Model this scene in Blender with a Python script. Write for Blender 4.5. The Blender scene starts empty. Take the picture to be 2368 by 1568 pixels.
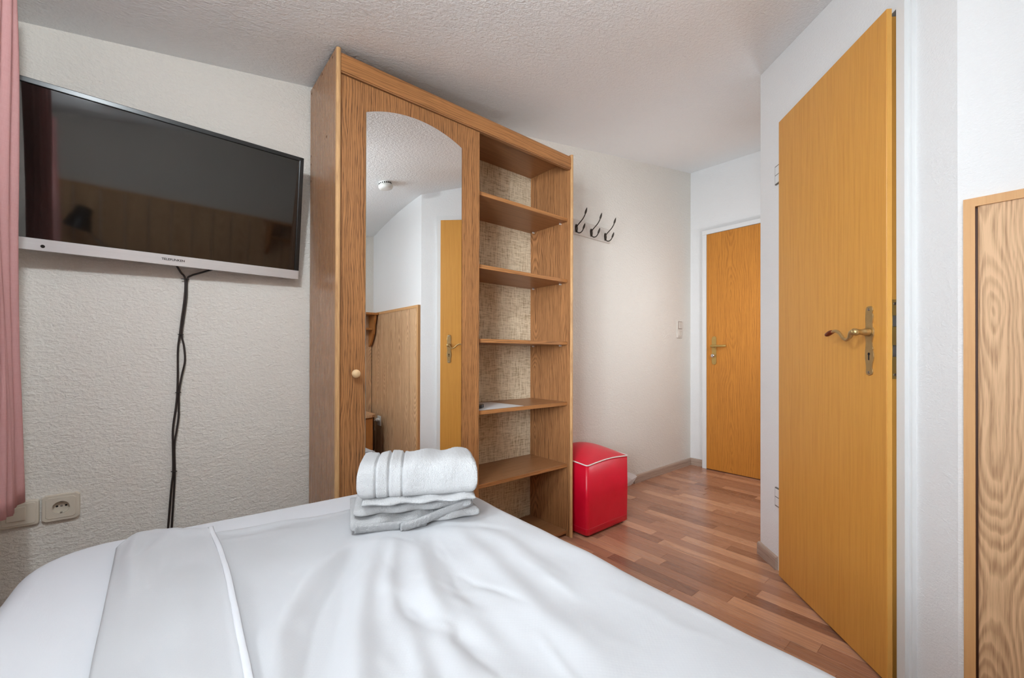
import bpy, bmesh, math, random
from mathutils import Vector, Matrix
import numpy as np

random.seed(7)
SC = bpy.context.scene
COL = SC.collection

# ------------------------------------------------------------------ camera
CAMZ = 0.967
FW = Vector((0.64501642, 0.76415955, 0.00374155))
RT = Vector((0.76415708, -0.64502588, 0.0023603))
UP = Vector((-0.00421705, -0.0013367, 0.99999021))
cam_d = bpy.data.cameras.new('camera')
cam = bpy.data.objects.new('camera', cam_d)
COL.objects.link(cam)
m = Matrix((RT, UP, -FW)).transposed().to_4x4()
m.translation = Vector((0, 0, CAMZ))
cam.matrix_world = m
cam_d.sensor_width = 36.0
cam_d.sensor_fit = 'HORIZONTAL'
cam_d.lens = 971.5421 / 2368 * 36
cam_d.shift_y = (818.33 - 784) / 2368
cam_d.clip_start = 0.02
SC.camera = cam

# ------------------------------------------------------------------ light, exposure
w = bpy.data.worlds.new('sky'); SC.world = w; w.use_nodes = True
bg = w.node_tree.nodes['Background']
bg.inputs[0].default_value = (0.80, 0.90, 1.0, 1); bg.inputs[1].default_value = 1.0
SC.view_settings.view_transform = 'Standard'
SC.view_settings.look = 'None'
SC.view_settings.gamma = 1.0
SC.view_settings.use_curve_mapping = False
SC.view_settings.exposure = 0.62


def area(name, loc, rot, sx, sy, power, color, spread=180):
    l = bpy.data.lights.new(name, 'AREA'); l.shape = 'RECTANGLE'
    l.size, l.size_y, l.energy, l.color = sx, sy, power, color
    l.spread = math.radians(spread)
    o = bpy.data.objects.new(name, l); COL.objects.link(o)
    o.location = loc; o.rotation_euler = rot
    return o


# daylight through the dormer window in the left wall
area('window_daylight', (-1.10, -0.10, 1.22), (0, math.radians(-86), math.radians(36)), 0.95, 0.75, 17, (0.86, 0.94, 1.0), 82)

# added fill aimed up through the same window to brighten the ceiling
area('ceiling_fill', (-1.14, 0.0, 0.90), (0, math.radians(-140), 0), 0.45, 1.1, 30, (0.86, 0.94, 1.0), 50)


def bulb(name, loc, r, power, color):
    l = bpy.data.lights.new(name, 'POINT'); l.energy = power; l.color = color; l.shadow_soft_size = r
    o = bpy.data.objects.new(name, l); COL.objects.link(o); o.location = loc
    return o


# added fill that brightens the hall (an unseen pendant is built further down)
bulb('hall_fill_light', (2.86, 0.92, 1.38), 0.055, 6, (0.92, 0.96, 1.0))
# added fill over the bed that evens out the room, out of view
bulb('room_fill_light', (-0.14, 0.62, 1.855), 0.035, 16.5, (0.86, 0.945, 1.0))


# ------------------------------------------------------------------ helpers
def link(name, mesh, mat, parent=None, loc=(0, 0, 0), smooth=False, world=False):
    o = bpy.data.objects.new(name, mesh)
    COL.objects.link(o)
    if mat is not None:
        mats = mat if isinstance(mat, (list, tuple)) else [mat]
        for mm in mats:
            mesh.materials.append(mm)
    if parent is not None:
        o.parent = parent
        loc = Vector(loc)
        if world:
            q = parent; off = Vector((0, 0, 0))
            while q is not None:
                off += q.location; q = q.parent
            loc = loc - off
    o.location = loc
    if smooth:
        for p in mesh.polygons:
            p.use_smooth = True
    return o


def bm_mesh(bm, name='m'):
    me = bpy.data.meshes.new(name)
    bmesh.ops.recalc_face_normals(bm, faces=bm.faces)
    bm.to_mesh(me); bm.free()
    return me


def empty(name, loc, label, cat, group=None, rot=None):
    o = bpy.data.objects.new(name, None); COL.objects.link(o)
    o.location = loc
    if rot is not None:
        o.rotation_euler = rot
    o.empty_display_size = 0.05
    tag(o, label, cat, group)
    return o


def tag(o, label=None, cat=None, group=None, kind=None):
    if label: o['label'] = label
    if cat: o['category'] = cat
    if group: o['group'] = group
    if kind: o['kind'] = kind
    return o


def add_box(bm, a, b, bev=0.0, seg=1):
    a, b = Vector(a), Vector(b)
    lo = Vector((min(a.x, b.x), min(a.y, b.y), min(a.z, b.z)))
    hi = Vector((max(a.x, b.x), max(a.y, b.y), max(a.z, b.z)))
    vs = [bm.verts.new((x, y, z)) for x in (lo.x, hi.x) for y in (lo.y, hi.y) for z in (lo.z, hi.z)]
    idx = [(0, 1, 3, 2), (4, 6, 7, 5), (0, 4, 5, 1), (2, 3, 7, 6), (0, 2, 6, 4), (1, 5, 7, 3)]
    fs = [bm.faces.new([vs[i] for i in f]) for f in idx]
    if bev > 0:
        es = list({e for f in fs for e in f.edges})
        bmesh.ops.bevel(bm, geom=es, offset=bev, segments=seg, affect='EDGES', profile=0.5)
    return vs


def box_mesh(a, b, bev=0.0, seg=1):
    bm = bmesh.new(); add_box(bm, a, b, bev, seg)
    return bm_mesh(bm)


def add_prism(bm, pts, d, axis='y', bev=0):
    """pts: list of (u, w) polygon; extruded along the axis from d[0] to d[1]."""
    def mk(u, w_, t):
        return {'y': (u, t, w_), 'x': (t, u, w_), 'z': (u, w_, t)}[axis]
    A = [bm.verts.new(mk(u, q, d[0])) for u, q in pts]
    B = [bm.verts.new(mk(u, q, d[1])) for u, q in pts]
    n = len(pts)
    fa = bm.faces.new(A); fb = bm.faces.new(list(reversed(B)))
    for i in range(n):
        j = (i + 1) % n
        bm.faces.new((A[i], B[i], B[j], A[j]))
    if bev > 0:
        es = list(fa.edges)
        bmesh.ops.bevel(bm, geom=es, offset=bev, segments=2, affect='EDGES', profile=0.5)


def smooth_path(pts, n=6, closed=False):
    P = [Vector(p) for p in pts]
    out = []
    N = len(P)
    rng = range(N if closed else N - 1)
    for i in rng:
        if closed:
            p0, p1, p2, p3 = P[(i - 1) % N], P[i], P[(i + 1) % N], P[(i + 2) % N]
        else:
            p0, p1, p2, p3 = P[max(i - 1, 0)], P[i], P[i + 1], P[min(i + 2, N - 1)]
        for k in range(n):
            t = k / n
            out.append(0.5 * ((2 * p1) + (-p0 + p2) * t + (2 * p0 - 5 * p1 + 4 * p2 - p3) * t * t + (-p0 + 3 * p1 - 3 * p2 + p3) * t ** 3))
    if not closed:
        out.append(P[-1])
    return out


def add_tube(bm, pts, r, seg=8, closed=False, caps=True, flat=None):
    """r: number or list per point. flat: (axis vector, factor) squashes the section."""
    P = [Vector(p) for p in pts]
    n = len(P)
    rr = r if isinstance(r, (list, tuple)) else [r] * n
    rings = []
    T0 = (P[1] - P[0]).normalized()
    nrm = T0.orthogonal().normalized()
    for i in range(n):
        if closed:
            T = (P[(i + 1) % n] - P[(i - 1) % n]).normalized()
        else:
            T = (P[min(i + 1, n - 1)] - P[max(i - 1, 0)]).normalized()
        nrm = (nrm - T * nrm.dot(T))
        nrm = nrm.normalized() if nrm.length > 1e-6 else T.orthogonal().normalized()
        b = T.cross(nrm)
        ring = []
        for k in range(seg):
            a = 2 * math.pi * k / seg
            off = (nrm * math.cos(a) + b * math.sin(a)) * rr[i]
            if flat is not None:
                ax = Vector(flat[0]); off = off - ax * off.dot(ax) * (1 - flat[1])
            ring.append(bm.verts.new(P[i] + off))
        rings.append(ring)
    m_ = n if closed else n - 1
    for i in range(m_):
        A, B = rings[i], rings[(i + 1) % n]
        for k in range(seg):
            bm.faces.new((A[k], A[(k + 1) % seg], B[(k + 1) % seg], B[k]))
    if caps and not closed:
        bm.faces.new(list(reversed(rings[0]))); bm.faces.new(rings[-1])


def add_lathe(bm, prof, centre, axis='z', seg=20):
    """prof: list of (radius, height) along the axis."""
    c = Vector(centre)
    rings = []
    for r, h in prof:
        ring = []
        for k in range(seg):
            a = 2 * math.pi * k / seg
            u, v = r * math.cos(a), r * math.sin(a)
            p = {'z': (u, v, h), 'y': (u, h, v), 'x': (h, u, v)}[axis]
            ring.append(bm.verts.new(c + Vector(p)))
        rings.append(ring)
    for A, B in zip(rings[:-1], rings[1:]):
        for k in range(seg):
            bm.faces.new((A[k], A[(k + 1) % seg], B[(k + 1) % seg], B[k]))
    bm.faces.new(rings[0]); bm.faces.new(list(reversed(rings[-1])))


def rrect(x0, x1, z0, z1, r, n=4):
    pts = []
    for cx, cz, a0 in ((x1 - r, z1 - r, 0), (x0 + r, z1 - r, 90), (x0 + r, z0 + r, 180), (x1 - r, z0 + r, 270)):
        for k in range(n + 1):
            a = math.radians(a0 + 90 * k / n)
            pts.append((cx + r * math.cos(a), cz + r * math.sin(a)))
    return pts


# ------------------------------------------------------------------ materials
def srgb(r, g, b):
    f = lambda c: (c / 255 / 12.92) if c / 255 <= 0.04045 else ((c / 255 + 0.055) / 1.055) ** 2.4
    return (f(r), f(g), f(b), 1)


class NT:
    def __init__(self, name):
        self.m = bpy.data.materials.new(name); self.m.use_nodes = True
        self.t = self.m.node_tree; self.b = self.t.nodes['Principled BSDF']

    def n(self, typ, **kw):
        nd = self.t.nodes.new(typ)
        for k, v in kw.items():
            setattr(nd, k, v)
        return nd

    def l(self, a, b):
        self.t.links.new(a, b)

    def math(self, op, a, b=None, c=None, clamp=False):
        nd = self.n('ShaderNodeMath', operation=op); nd.use_clamp = clamp
        for i, v in enumerate((a, b, c)):
            if v is None: continue
            if isinstance(v, (int, float)): nd.inputs[i].default_value = v
            else: self.l(v, nd.inputs[i])
        return nd.outputs[0]

    def noise(self, vec, scale=5, detail=3, rough=0.5, dist=0.0, dim='3D'):
        nd = self.n('ShaderNodeTexNoise', noise_dimensions=dim)
        nd.inputs['Scale'].default_value = scale; nd.inputs['Detail'].default_value = detail
        nd.inputs['Roughness'].default_value = rough; nd.inputs['Distortion'].default_value = dist
        if vec is not None: self.l(vec, nd.inputs['Vector'])
        return nd.outputs['Fac']

    def mapping(self, vec, scale=(1, 1, 1), loc=(0, 0, 0), rot=(0, 0, 0)):
        nd = self.n('ShaderNodeMapping')
        nd.inputs['Scale'].default_value = scale; nd.inputs['Location'].default_value = loc
        nd.inputs['Rotation'].default_value = rot
        self.l(vec, nd.inputs['Vector'])
        return nd.outputs[0]

    def coord(self, out='Object'):
        return self.n('ShaderNodeTexCoord').outputs[out]

    def ramp(self, fac, stops, interp='LINEAR'):
        nd = self.n('ShaderNodeValToRGB'); cr = nd.color_ramp; cr.interpolation = interp
        while len(cr.elements) < len(stops): cr.elements.new(0.5)
        for e, (p, c) in zip(cr.elements, stops):
            e.position = p; e.color = c if len(c) == 4 else (*c, 1)
        self.l(fac, nd.inputs[0])
        return nd.outputs[0]

    def mix(self, fac, a, b, mode='MIX'):
        nd = self.n('ShaderNodeMix', data_type='RGBA', blend_type=mode)
        for s, v in ((nd.inputs[0], fac), (nd.inputs[6], a), (nd.inputs[7], b)):
            if isinstance(v, (int, float)): s.default_value = v
            elif isinstance(v, (tuple, list)): s.default_value = v
            else: self.l(v, s)
        return nd.outputs[2]

    def bump(self, h, strength=0.3, dist=0.01, prev=None):
        nd = self.n('ShaderNodeBump')
        nd.inputs['Strength'].default_value = strength; nd.inputs['Distance'].default_value = dist
        self.l(h, nd.inputs['Height'])
        if prev is not None: self.l(prev, nd.inputs['Normal'])
        return nd.outputs[0]

    def out(self, color=None, rough=None, normal=None, metallic=None, spec=None):
        b = self.b
        def put(k, v):
            if v is None: return
            if isinstance(v, (int, float, tuple, list)): b.inputs[k].default_value = v
            else: self.l(v, b.inputs[k])
        put('Base Color', color); put('Roughness', rough); put('Normal', normal); put('Metallic', metallic)
        put('Specular IOR Level', spec)
        return self.m


def plain(name, c, rough=0.5, metallic=0.0, spec=0.5, var=0.06, scale=30):
    t = NT(name)
    f = t.noise(t.coord(), scale, 2)
    d = tuple(x * (1 - var) for x in c[:3]) + (1,)
    return t.out(t.mix(f, d, c), rough, None, metallic, spec)


def plaster(name, c, scale, strength, dist, stretch=(1, 1, 1.6), var=0.035):
    """rough-cast paint: overlapping soft pimples with fine grit."""
    t = NT(name)
    co = t.coord()
    v = t.mapping(co, stretch)
    n1 = t.noise(v, scale, 2, 0.55, 0.6)
    n2 = t.noise(v, scale * 2.3, 2, 0.5, 0.3)
    h = t.math('ADD', t.math('MULTIPLY', t.math('POWER', n1, 1.5), 1.0), t.math('MULTIPLY', n2, 0.45))
    nb = t.bump(h, strength, dist)
    big = t.noise(co, 1.3, 3)
    d = tuple(x * (1 - var * 2) for x in c[:3]) + (1,)
    colr = t.mix(t.math('MULTIPLY', big, 0.9), d, c)
    return t.out(colr, 0.9, nb, spec=0.2)


def wood(name, light, dark, ax='z', across='x', scale=1.0, line=0.8, arch=1.0, rep=0.22, fibre=0.35, rough=0.45, pore=0.5, rnd=False, width=0.03, spec=0.4, mid=None, off=0.0, lf=0.6, sharp=2.2, jit=2.4, soft=0.35):
    """sawn veneer: nested flame figure that opens into straight stripes, fibres and pores along the grain."""
    t = NT(name)
    co = t.coord()
    if rnd:
        oi = t.n('ShaderNodeObjectInfo').outputs['Random']
        cx = t.n('ShaderNodeCombineXYZ')
        t.l(t.math('MULTIPLY', oi, 37.0), cx.inputs[0]); t.l(t.math('MULTIPLY', oi, 91.0), cx.inputs[1]); t.l(t.math('MULTIPLY', oi, 53.0), cx.inputs[2])
        va = t.n('ShaderNodeVectorMath', operation='ADD'); t.l(co, va.inputs[0]); t.l(cx.outputs[0], va.inputs[1]); co = va.outputs[0]
    sp = t.n('ShaderNodeSeparateXYZ'); t.l(co, sp.inputs[0])
    o = dict(x=sp.outputs[0], y=sp.outputs[1], z=sp.outputs[2])
    third = [k for k in 'xyz' if k not in (ax, across)][0]
    L, A, D = o[ax], t.math('ADD', o[across], t.math('MULTIPLY', o[third], 1.0)), o[third]
    A = t.math('ADD', A, off)

    def vec(fa, fl):
        c = t.n('ShaderNodeCombineXYZ')
        t.l(t.math('MULTIPLY', A, fa), c.inputs[0]); t.l(t.math('MULTIPLY', L, fl), c.inputs[1]); t.l(t.math('MULTIPLY', D, 0.7), c.inputs[2])
        return c.outputs[0]
    wob = t.noise(vec(5, 1.6), 1.0, 3, 0.55)
    wob2 = t.noise(vec(26, 4.0), 1.0, 2, 0.5)
    a = t.math('ADD', A, t.math('ADD', t.math('MULTIPLY', t.math('SUBTRACT', wob, 0.5), 0.075), t.math('MULTIPLY', t.math('SUBTRACT', wob2, 0.5), 0.012)))
    # folded across the width: one flame per 'rep' metres
    u = t.math('PINGPONG', t.math('ADD', a, 10.0), rep / 2)
    depth = t.math('ADD', t.math('MULTIPLY', t.math('SUBTRACT', t.noise(vec(1.2, lf), 1.0, 1, 0.4), 0.5), 0.55 * arch), 0.02)
    r = t.math('SQRT', t.math('ADD', t.math('MULTIPLY', u, u), t.math('MULTIPLY', depth, depth)))
    ph = t.math('ADD', t.math('MULTIPLY', r, 1.0 / (width * scale)), t.math('MULTIPLY', t.noise(vec(48, 0.7), 1.0, 2, 0.5), jit))
    lsv = t.math('MULTIPLY', t.noise(vec(34, 1.3), 1.0, 2, 0.6), 2.0)
    saw = t.math('FRACT', ph)
    fall = t.math('MULTIPLY', t.math('SUBTRACT', 1.0, saw), 1.0 / soft, clamp=True)
    ring = t.math('MULTIPLY', t.math('MULTIPLY', t.math('POWER', saw, sharp), fall), lsv)
    fib = t.noise(vec(330 * scale, 7), 1.0, 3, 0.65)
    fib2 = t.noise(vec(90 * scale, 2.2), 1.0, 2, 0.5)
    por = t.noise(vec(430, 16), 1.0, 2, 0.55)
    por = t.math('MULTIPLY', t.math('MULTIPLY', t.math('SUBTRACT', por, 0.52), 7.0, clamp=True), pore)
    f = t.math('ADD', t.math('MULTIPLY', ring, line), t.math('MULTIPLY', t.math('SUBTRACT', fib, 0.45), fibre * 2))
    f = t.math('ADD', f, t.math('MULTIPLY', t.math('SUBTRACT', fib2, 0.5), fibre * 1.4))
    f = t.math('ADD', f, t.math('MULTIPLY', por, t.math('ADD', t.math('MULTIPLY', ring, 0.6), 0.25)), clamp=True)
    md = mid or tuple((x + y) / 2 for x, y in zip(light[:3], dark[:3])) + (1,)
    c = t.ramp(f, [(0.0, light), (0.45, md), (1.0, dark)])
    if rnd:
        tone = t.ramp(oi, [(0.0, (0.46, 0.36, 0.33)), (0.3, (0.74, 0.62, 0.56)), (0.6, (0.62, 0.50, 0.46)), (0.8, (1.0, 0.92, 0.84)), (1.0, (0.82, 0.70, 0.64))])
        c = t.mix(1.0, c, tone, 'MULTIPLY')
    nb = t.bump(f, 0.12, 0.0015)
    ro = t.math('ADD', t.math('MULTIPLY', f, 0.12), rough)
    return t.out(c, ro, nb, spec=spec)


M = {}
M['wall'] = plaster('plaster_fine', srgb(240, 240, 240), 105, 0.26, 0.008)
M['wall_coarse'] = plaster('plaster_coarse', srgb(233, 228, 220), 64, 0.42, 0.013)
M['ceiling'] = plaster('plaster_ceiling', srgb(250, 252, 253), 62, 0.38, 0.012, (1, 1.5, 1))
M['paint'] = plain('white_gloss_paint', srgb(232, 233, 233), 0.35, var=0.02)
M['wardrobe'] = wood('wardrobe_oak', srgb(178, 124, 76), srgb(76, 45, 24), 'z', 'x', width=0.0085, arch=0.34, rep=0.46, line=0.95, fibre=0.46, rough=0.42, pore=1.1, lf=1.2, jit=1.3)
M['wardrobe_side'] = wood('wardrobe_oak_side', srgb(182, 128, 82), srgb(80, 46, 26), 'z', 'y', width=0.0100, arch=0.42, rep=0.62, line=1.1, fibre=0.40, rough=0.42, off=0.18, lf=2.4, jit=1.2, pore=0.7)
M['wardrobe_plain'] = wood('wardrobe_veneer_outer', srgb(172, 128, 92), srgb(128, 88, 58), 'z', 'y', width=0.03, arch=0.8, rep=0.3, line=0.4, fibre=0.18, rough=0.26, pore=0.15)
M['wardrobe_cross'] = wood('wardrobe_oak_cross', srgb(180, 124, 74), srgb(92, 56, 30), 'x', 'z', width=0.011, arch=0.30, rep=0.40, line=0.7, fibre=0.34, rough=0.42)
M['shelf'] = wood('shelf_oak', srgb(164, 116, 76), srgb(104, 68, 42), 'x', 'y', width=0.016, arch=0.5, rep=0.35, line=0.5, fibre=0.22, rough=0.32, pore=0.25)
M['lip'] = wood('wardrobe_edge_oak', srgb(208, 164, 114), srgb(142, 98, 62), 'z', 'x', width=0.006, arch=0.2, rep=0.2, line=0.5, fibre=0.4, rough=0.4)
M['maple'] = plain('pale_maple_knob', srgb(226, 192, 146), 0.4, var=0.12)
M['door_gold'] = wood('golden_door_veneer', srgb(218, 156, 72), srgb(178, 112, 40), 'z', 'x', width=0.024, arch=0.8, rep=0.41, line=0.20, fibre=0.40, rough=0.36, pore=0.10, lf=0.45, sharp=1.4, jit=1.0, soft=0.5)
M['door_far'] = wood('amber_oak_door_veneer', srgb(206, 136, 54), srgb(146, 84, 26), 'z', 'x', width=0.012, arch=0.6, rep=0.30, line=0.62, fibre=0.48, rough=0.40, pore=0.45, lf=1.6, jit=1.3)
M['door_edge'] = wood('door_edge_veneer', srgb(224, 166, 80), srgb(196, 134, 56), 'z', 'x', width=0.05, arch=0.5, rep=0.3, line=0.3, fibre=0.2, rough=0.4, pore=0.1)
M['board'] = wood('light_oak_board', srgb(224, 184, 142), srgb(140, 98, 64), 'z', 'y', width=0.0075, arch=0.60, rep=0.145, line=0.95, fibre=0.42, rough=0.5, pore=0.55, off=0.035, lf=1.1, sharp=1.8, jit=0.9, soft=0.45)
M['rail'] = wood('panelling_rail_wood', srgb(214, 164, 110), srgb(186, 132, 78), 'z', 'y', width=0.03, arch=0.3, rep=0.2, line=0.3, fibre=0.25, rough=0.5, pore=0.1)
M['plank'] = wood('laminate_plank', srgb(222, 178, 148), srgb(132, 86, 66), 'y', 'x', width=0.011, arch=0.45, rep=0.11, line=0.55, fibre=0.42, rough=0.24, pore=0.2, rnd=True, spec=0.5, lf=1.2)
M['base'] = wood('grey_oak_baseboard', srgb(184, 162, 146), srgb(122, 98, 84), 'x', 'z', width=0.016, arch=0.4, rep=0.12, line=0.5, fibre=0.4, rough=0.45)
M['furn'] = wood('honey_wood_furniture', srgb(186, 124, 66), srgb(126, 76, 36), 'z', 'y', width=0.02, arch=0.4, rep=0.2, line=0.4, fibre=0.25, rough=0.4)
M['brass'] = plain('aged_brass', srgb(204, 174, 120), 0.34, 0.8, var=0.25, scale=60)
M['brass_flat'] = plain('satin_brass', srgb(192, 160, 94), 0.45, 0.6, var=0.12, scale=60)
M['copper'] = plain('worn_copper_tip', srgb(140, 72, 46), 0.4, 0.8, var=0.2)
M['steel'] = plain('dull_steel', srgb(176, 172, 166), 0.35, 1.0)
M['hinge_grey'] = plain('grey_hinge_steel', srgb(122, 120, 116), 0.45, 0.3)
M['chrome'] = plain('chrome', srgb(220, 220, 222), 0.12, 1.0, var=0.02)
M['iron'] = plain('dark_wrought_iron', srgb(66, 58, 50), 0.5, 0.4, var=0.4, scale=120)
M['black'] = plain('black_plastic', srgb(22, 21, 21), 0.28)
M['dark'] = plain('dark_void', srgb(18, 15, 13), 0.8)
M['plug'] = plain('brown_screw_plug', srgb(98, 58, 34), 0.5)
M['cable'] = plain('black_rubber_cable', srgb(42, 34, 31), 0.45)
M['white_pl'] = plain('white_plastic', srgb(232, 231, 226), 0.35, var=0.02)
M['grey_pl'] = plain('dull_white_plastic', srgb(214, 206, 196), 0.35, var=0.02)
M['cream_pl'] = plain('cream_plastic', srgb(216, 206, 190), 0.38, var=0.03)
M['paper'] = plain('white_paper', srgb(228, 228, 228), 0.7, var=0.02)
M['piping'] = plain('white_piping', srgb(238, 228, 222), 0.5, var=0.04)
M['mirror'] = plain('mirror_silver', (0.90, 0.905, 0.90, 1), 0.0, 1.0, var=0.0)
M['glass_edge'] = plain('mirror_edge_glass', srgb(176, 186, 182), 0.15, 0.2)


def mk_alu():
    t = NT('brushed_aluminium')
    n = t.noise(t.mapping(t.coord(), (3, 3, 500)), 1.0, 2)
    return t.out(t.mix(n, srgb(205, 203, 203), srgb(226, 224, 224)), 0.42, None, 0.55)


def mk_screen():
    t = NT('tv_screen_glass')
    m_ = t.out(srgb(14, 12, 11), 0.05, None, 0.0, 0.5)
    t.b.inputs['IOR'].default_value = 1.8
    return m_


def mk_jute():
    t = NT('woven_jute_print')
    co = t.coord()
    a = t.noise(t.mapping(co, (420, 420, 26)), 1.0, 2, 0.6)
    b = t.noise(t.mapping(co, (30, 30, 420)), 1.0, 2, 0.6)
    a2 = t.noise(t.mapping(co, (240, 240, 12)), 1.0, 2, 0.6)
    b2 = t.noise(t.mapping(co, (15, 15, 260)), 1.0, 2, 0.6)
    f = t.math('ADD', t.math('ADD', t.math('MULTIPLY', a, 0.7), t.math('MULTIPLY', b, 0.7)), t.math('MULTIPLY', t.math('ADD', a2, b2), 0.62))
    c = t.ramp(t.math('MULTIPLY', f, 0.40), [(0.36, srgb(92, 76, 54)), (0.45, srgb(182, 162, 130)), (0.56, srgb(230, 216, 190))])
    return t.out(c, 0.8, t.bump(f, 0.15, 0.001), spec=0.2)


def mk_curtain():
    t = NT('pink_woven_curtain')
    co = t.coord()
    a = t.noise(t.mapping(co, (700, 700, 60)), 1.0, 2)
    b = t.noise(t.mapping(co, (40, 40, 900)), 1.0, 2)
    f = t.math('MULTIPLY', t.math('ADD', a, b), 0.5)
    c = t.mix(f, srgb(222, 166, 164), srgb(240, 200, 198))
    m_ = t.out(c, 0.9, t.bump(f, 0.2, 0.001), spec=0.1)
    tr = t.n('ShaderNodeBsdfTranslucent'); t.l(c, tr.inputs['Color'])
    mx = t.n('ShaderNodeMixShader'); mx.inputs[0].default_value = 0.4
    t.l(t.b.outputs[0], mx.inputs[1]); t.l(tr.outputs[0], mx.inputs[2])
    t.l(mx.outputs[0], t.t.nodes['Material Output'].inputs['Surface'])
    return m_


def mk_linen(name, c, waffle=False, strength=0.06):
    t = NT(name)
    co = t.coord()
    a = t.noise(t.mapping(co, (900, 120, 120)), 1.0, 2)
    b = t.noise(t.mapping(co, (120, 900, 120)), 1.0, 2)
    f = t.math('ADD', a, b)
    if waffle:
        sp = t.n('ShaderNodeSeparateXYZ'); t.l(co, sp.inputs[0])
        s = t.math('MULTIPLY', t.math('SINE', t.math('MULTIPLY', sp.outputs[0], 900.0)), t.math('SINE', t.math('MULTIPLY', sp.outputs[1], 900.0)))
        f = t.math('ADD', t.math('MULTIPLY', f, 0.5), t.math('MULTIPLY', s, 0.18))
    n = t.bump(f, strength, 0.002)
    big = t.noise(co, 14, 3)
    n2 = t.bump(big, 0.10, 0.01, n)
    m_ = t.out(c, 0.75, n2, spec=0.2)
    t.b.inputs['Sheen Weight'].default_value = 0.1
    return m_


def mk_terry():
    t = NT('white_terry_cloth')
    co = t.coord()
    a = t.noise(co, 420, 3, 0.7)
    b = t.noise(co, 60, 3, 0.6)
    f = t.math('ADD', a, t.math('MULTIPLY', b, 0.6))
    m_ = t.out(t.mix(b, srgb(198, 198, 199), srgb(210, 210, 211)), 0.95, t.bump(f, 0.8, 0.008), spec=0.1)
    t.b.inputs['Sheen Weight'].default_value = 0.25
    return m_


def mk_leather():
    t = NT('red_leatherette')
    co = t.coord()
    v = t.n('ShaderNodeTexVoronoi', feature='F1'); v.inputs['Scale'].default_value = 520; t.l(co, v.inputs['Vector'])
    big = t.noise(co, 9, 3)
    c = t.mix(big, srgb(206, 8, 40), srgb(226, 16, 52))
    n = t.bump(v.outputs['Distance'], 0.10, 0.001)
    n = t.bump(big, 0.12, 0.02, n)
    return t.out(c, t.math('ADD', t.math('MULTIPLY', big, 0.15), 0.25), n, spec=0.5)


def mk_glass():
    t = NT('window_glass')
    tr = t.n('ShaderNodeBsdfTransparent'); gl = t.n('ShaderNodeBsdfGlossy'); gl.inputs['Roughness'].default_value = 0.02
    fr = t.n('ShaderNodeFresnel'); fr.inputs['IOR'].default_value = 1.45
    mx = t.n('ShaderNodeMixShader'); t.l(fr.outputs[0], mx.inputs[0]); t.l(tr.outputs[0], mx.inputs[1]); t.l(gl.outputs[0], mx.inputs[2])
    t.l(mx.outputs[0], t.t.nodes['Material Output'].inputs['Surface'])
    return t.m


def mk_opal():
    t = NT('lit_opal_glass')
    t.b.inputs['Base Color'].default_value = srgb(250, 244, 232)
    t.b.inputs['Emission Color'].default_value = (1.0, 0.92, 0.80, 1); t.b.inputs['Emission Strength'].default_value = 2.0
    return t.m


M['alu'] = mk_alu(); M['screen'] = mk_screen(); M['jute'] = mk_jute(); M['curtain'] = mk_curtain()
M['sheet'] = mk_linen('white_fitted_sheet', srgb(212, 214, 219)); M['duvet'] = mk_linen('white_top_sheet', srgb(190, 191, 194), True)
M['terry'] = mk_terry(); M['leather'] = mk_leather(); M['glass'] = mk_glass(); M['opal'] = mk_opal()
M['upholstery'] = plain('grey_bed_base_cloth', srgb(92, 92, 100), 0.9)

# ------------------------------------------------------------------ room shell (metres; camera above 0,0)
YB, XF = 1.8386, 3.6374            # back wall (television, wardrobe, hooks) and far wall (entrance door)
XL, YH, XR = -0.40, -0.854, 1.555  # window wall, head wall behind the bed, panelled wall
PC = Vector((2.2566, 0.7871, 0)); CO = Vector((1.555, 0.085, 0))
DW = (CO - PC).normalized(); NW = Vector((DW.y, -DW.x, 0))   # diagonal bathroom wall: direction and room side


def ceil_z(x, y):
    z = 1.9785 + 0.1707 * x + 0.0193 * (y - 1.837)
    if y < 0.15:
        z -= 0.11 * min(1.0, (0.15 - y) / 1.0) ** 2
    return z


def wall_prism(name, pts_xy_top, mat):
    return None


def slab(name, a, b, n, mat, parent=None, thick=0.12, z0=-0.05, top=None, kind='structure'):
    """upright wall from plan point a to b; n is the outward direction; the top runs a little above the ceiling."""
    bm = bmesh.new()
    a, b, n = Vector((a[0], a[1], 0)), Vector((b[0], b[1], 0)), Vector((n[0], n[1], 0)).normalized()
    K = 12
    rows = []
    for i in range(K + 1):
        p = a.lerp(b, i / K)
        zt = top if top is not None else ceil_z(p.x, p.y) + 0.03
        q = p + n * thick
        rows.append([bm.verts.new((p.x, p.y, z0)), bm.verts.new((p.x, p.y, zt)), bm.verts.new((q.x, q.y, zt)), bm.verts.new((q.x, q.y, z0))])
    for A, B in zip(rows[:-1], rows[1:]):
        for k in range(4):
            bm.faces.new((A[k], A[(k + 1) % 4], B[(k + 1) % 4], B[k]))
    bm.faces.new(rows[0]); bm.faces.new(list(reversed(rows[-1])))
    o = link(name, bm_mesh(bm), mat, parent)
    if parent is None: tag(o, kind=kind)
    return o


slab('wall_back', (XL - 0.1, YB), (XF + 0.1, YB), (0, 1), M['wall_coarse'])
slab('wall_far', (XF, YB + 0.1), (XF, 0.60), (1, 0), M['wall'])
slab('wall_head', (XR + 0.2, YH), (XL - 0.1, YH), (0, -1), M['wall_coarse'])
wr = slab('wall_right', (XR, YH - 0.1), (XR, CO.y), (1, 0), M['wall'])
slab('wall_hall', (PC.x + 0.02, PC.y - 0.005), (XF + 0.1, PC.y - 0.005), (0, -1), M['wall'])

# diagonal wall with the bathroom doorway as a closed recess
S0, S1, ZD = 0.205, 0.840, 2.002     # doorway along the wall


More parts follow.
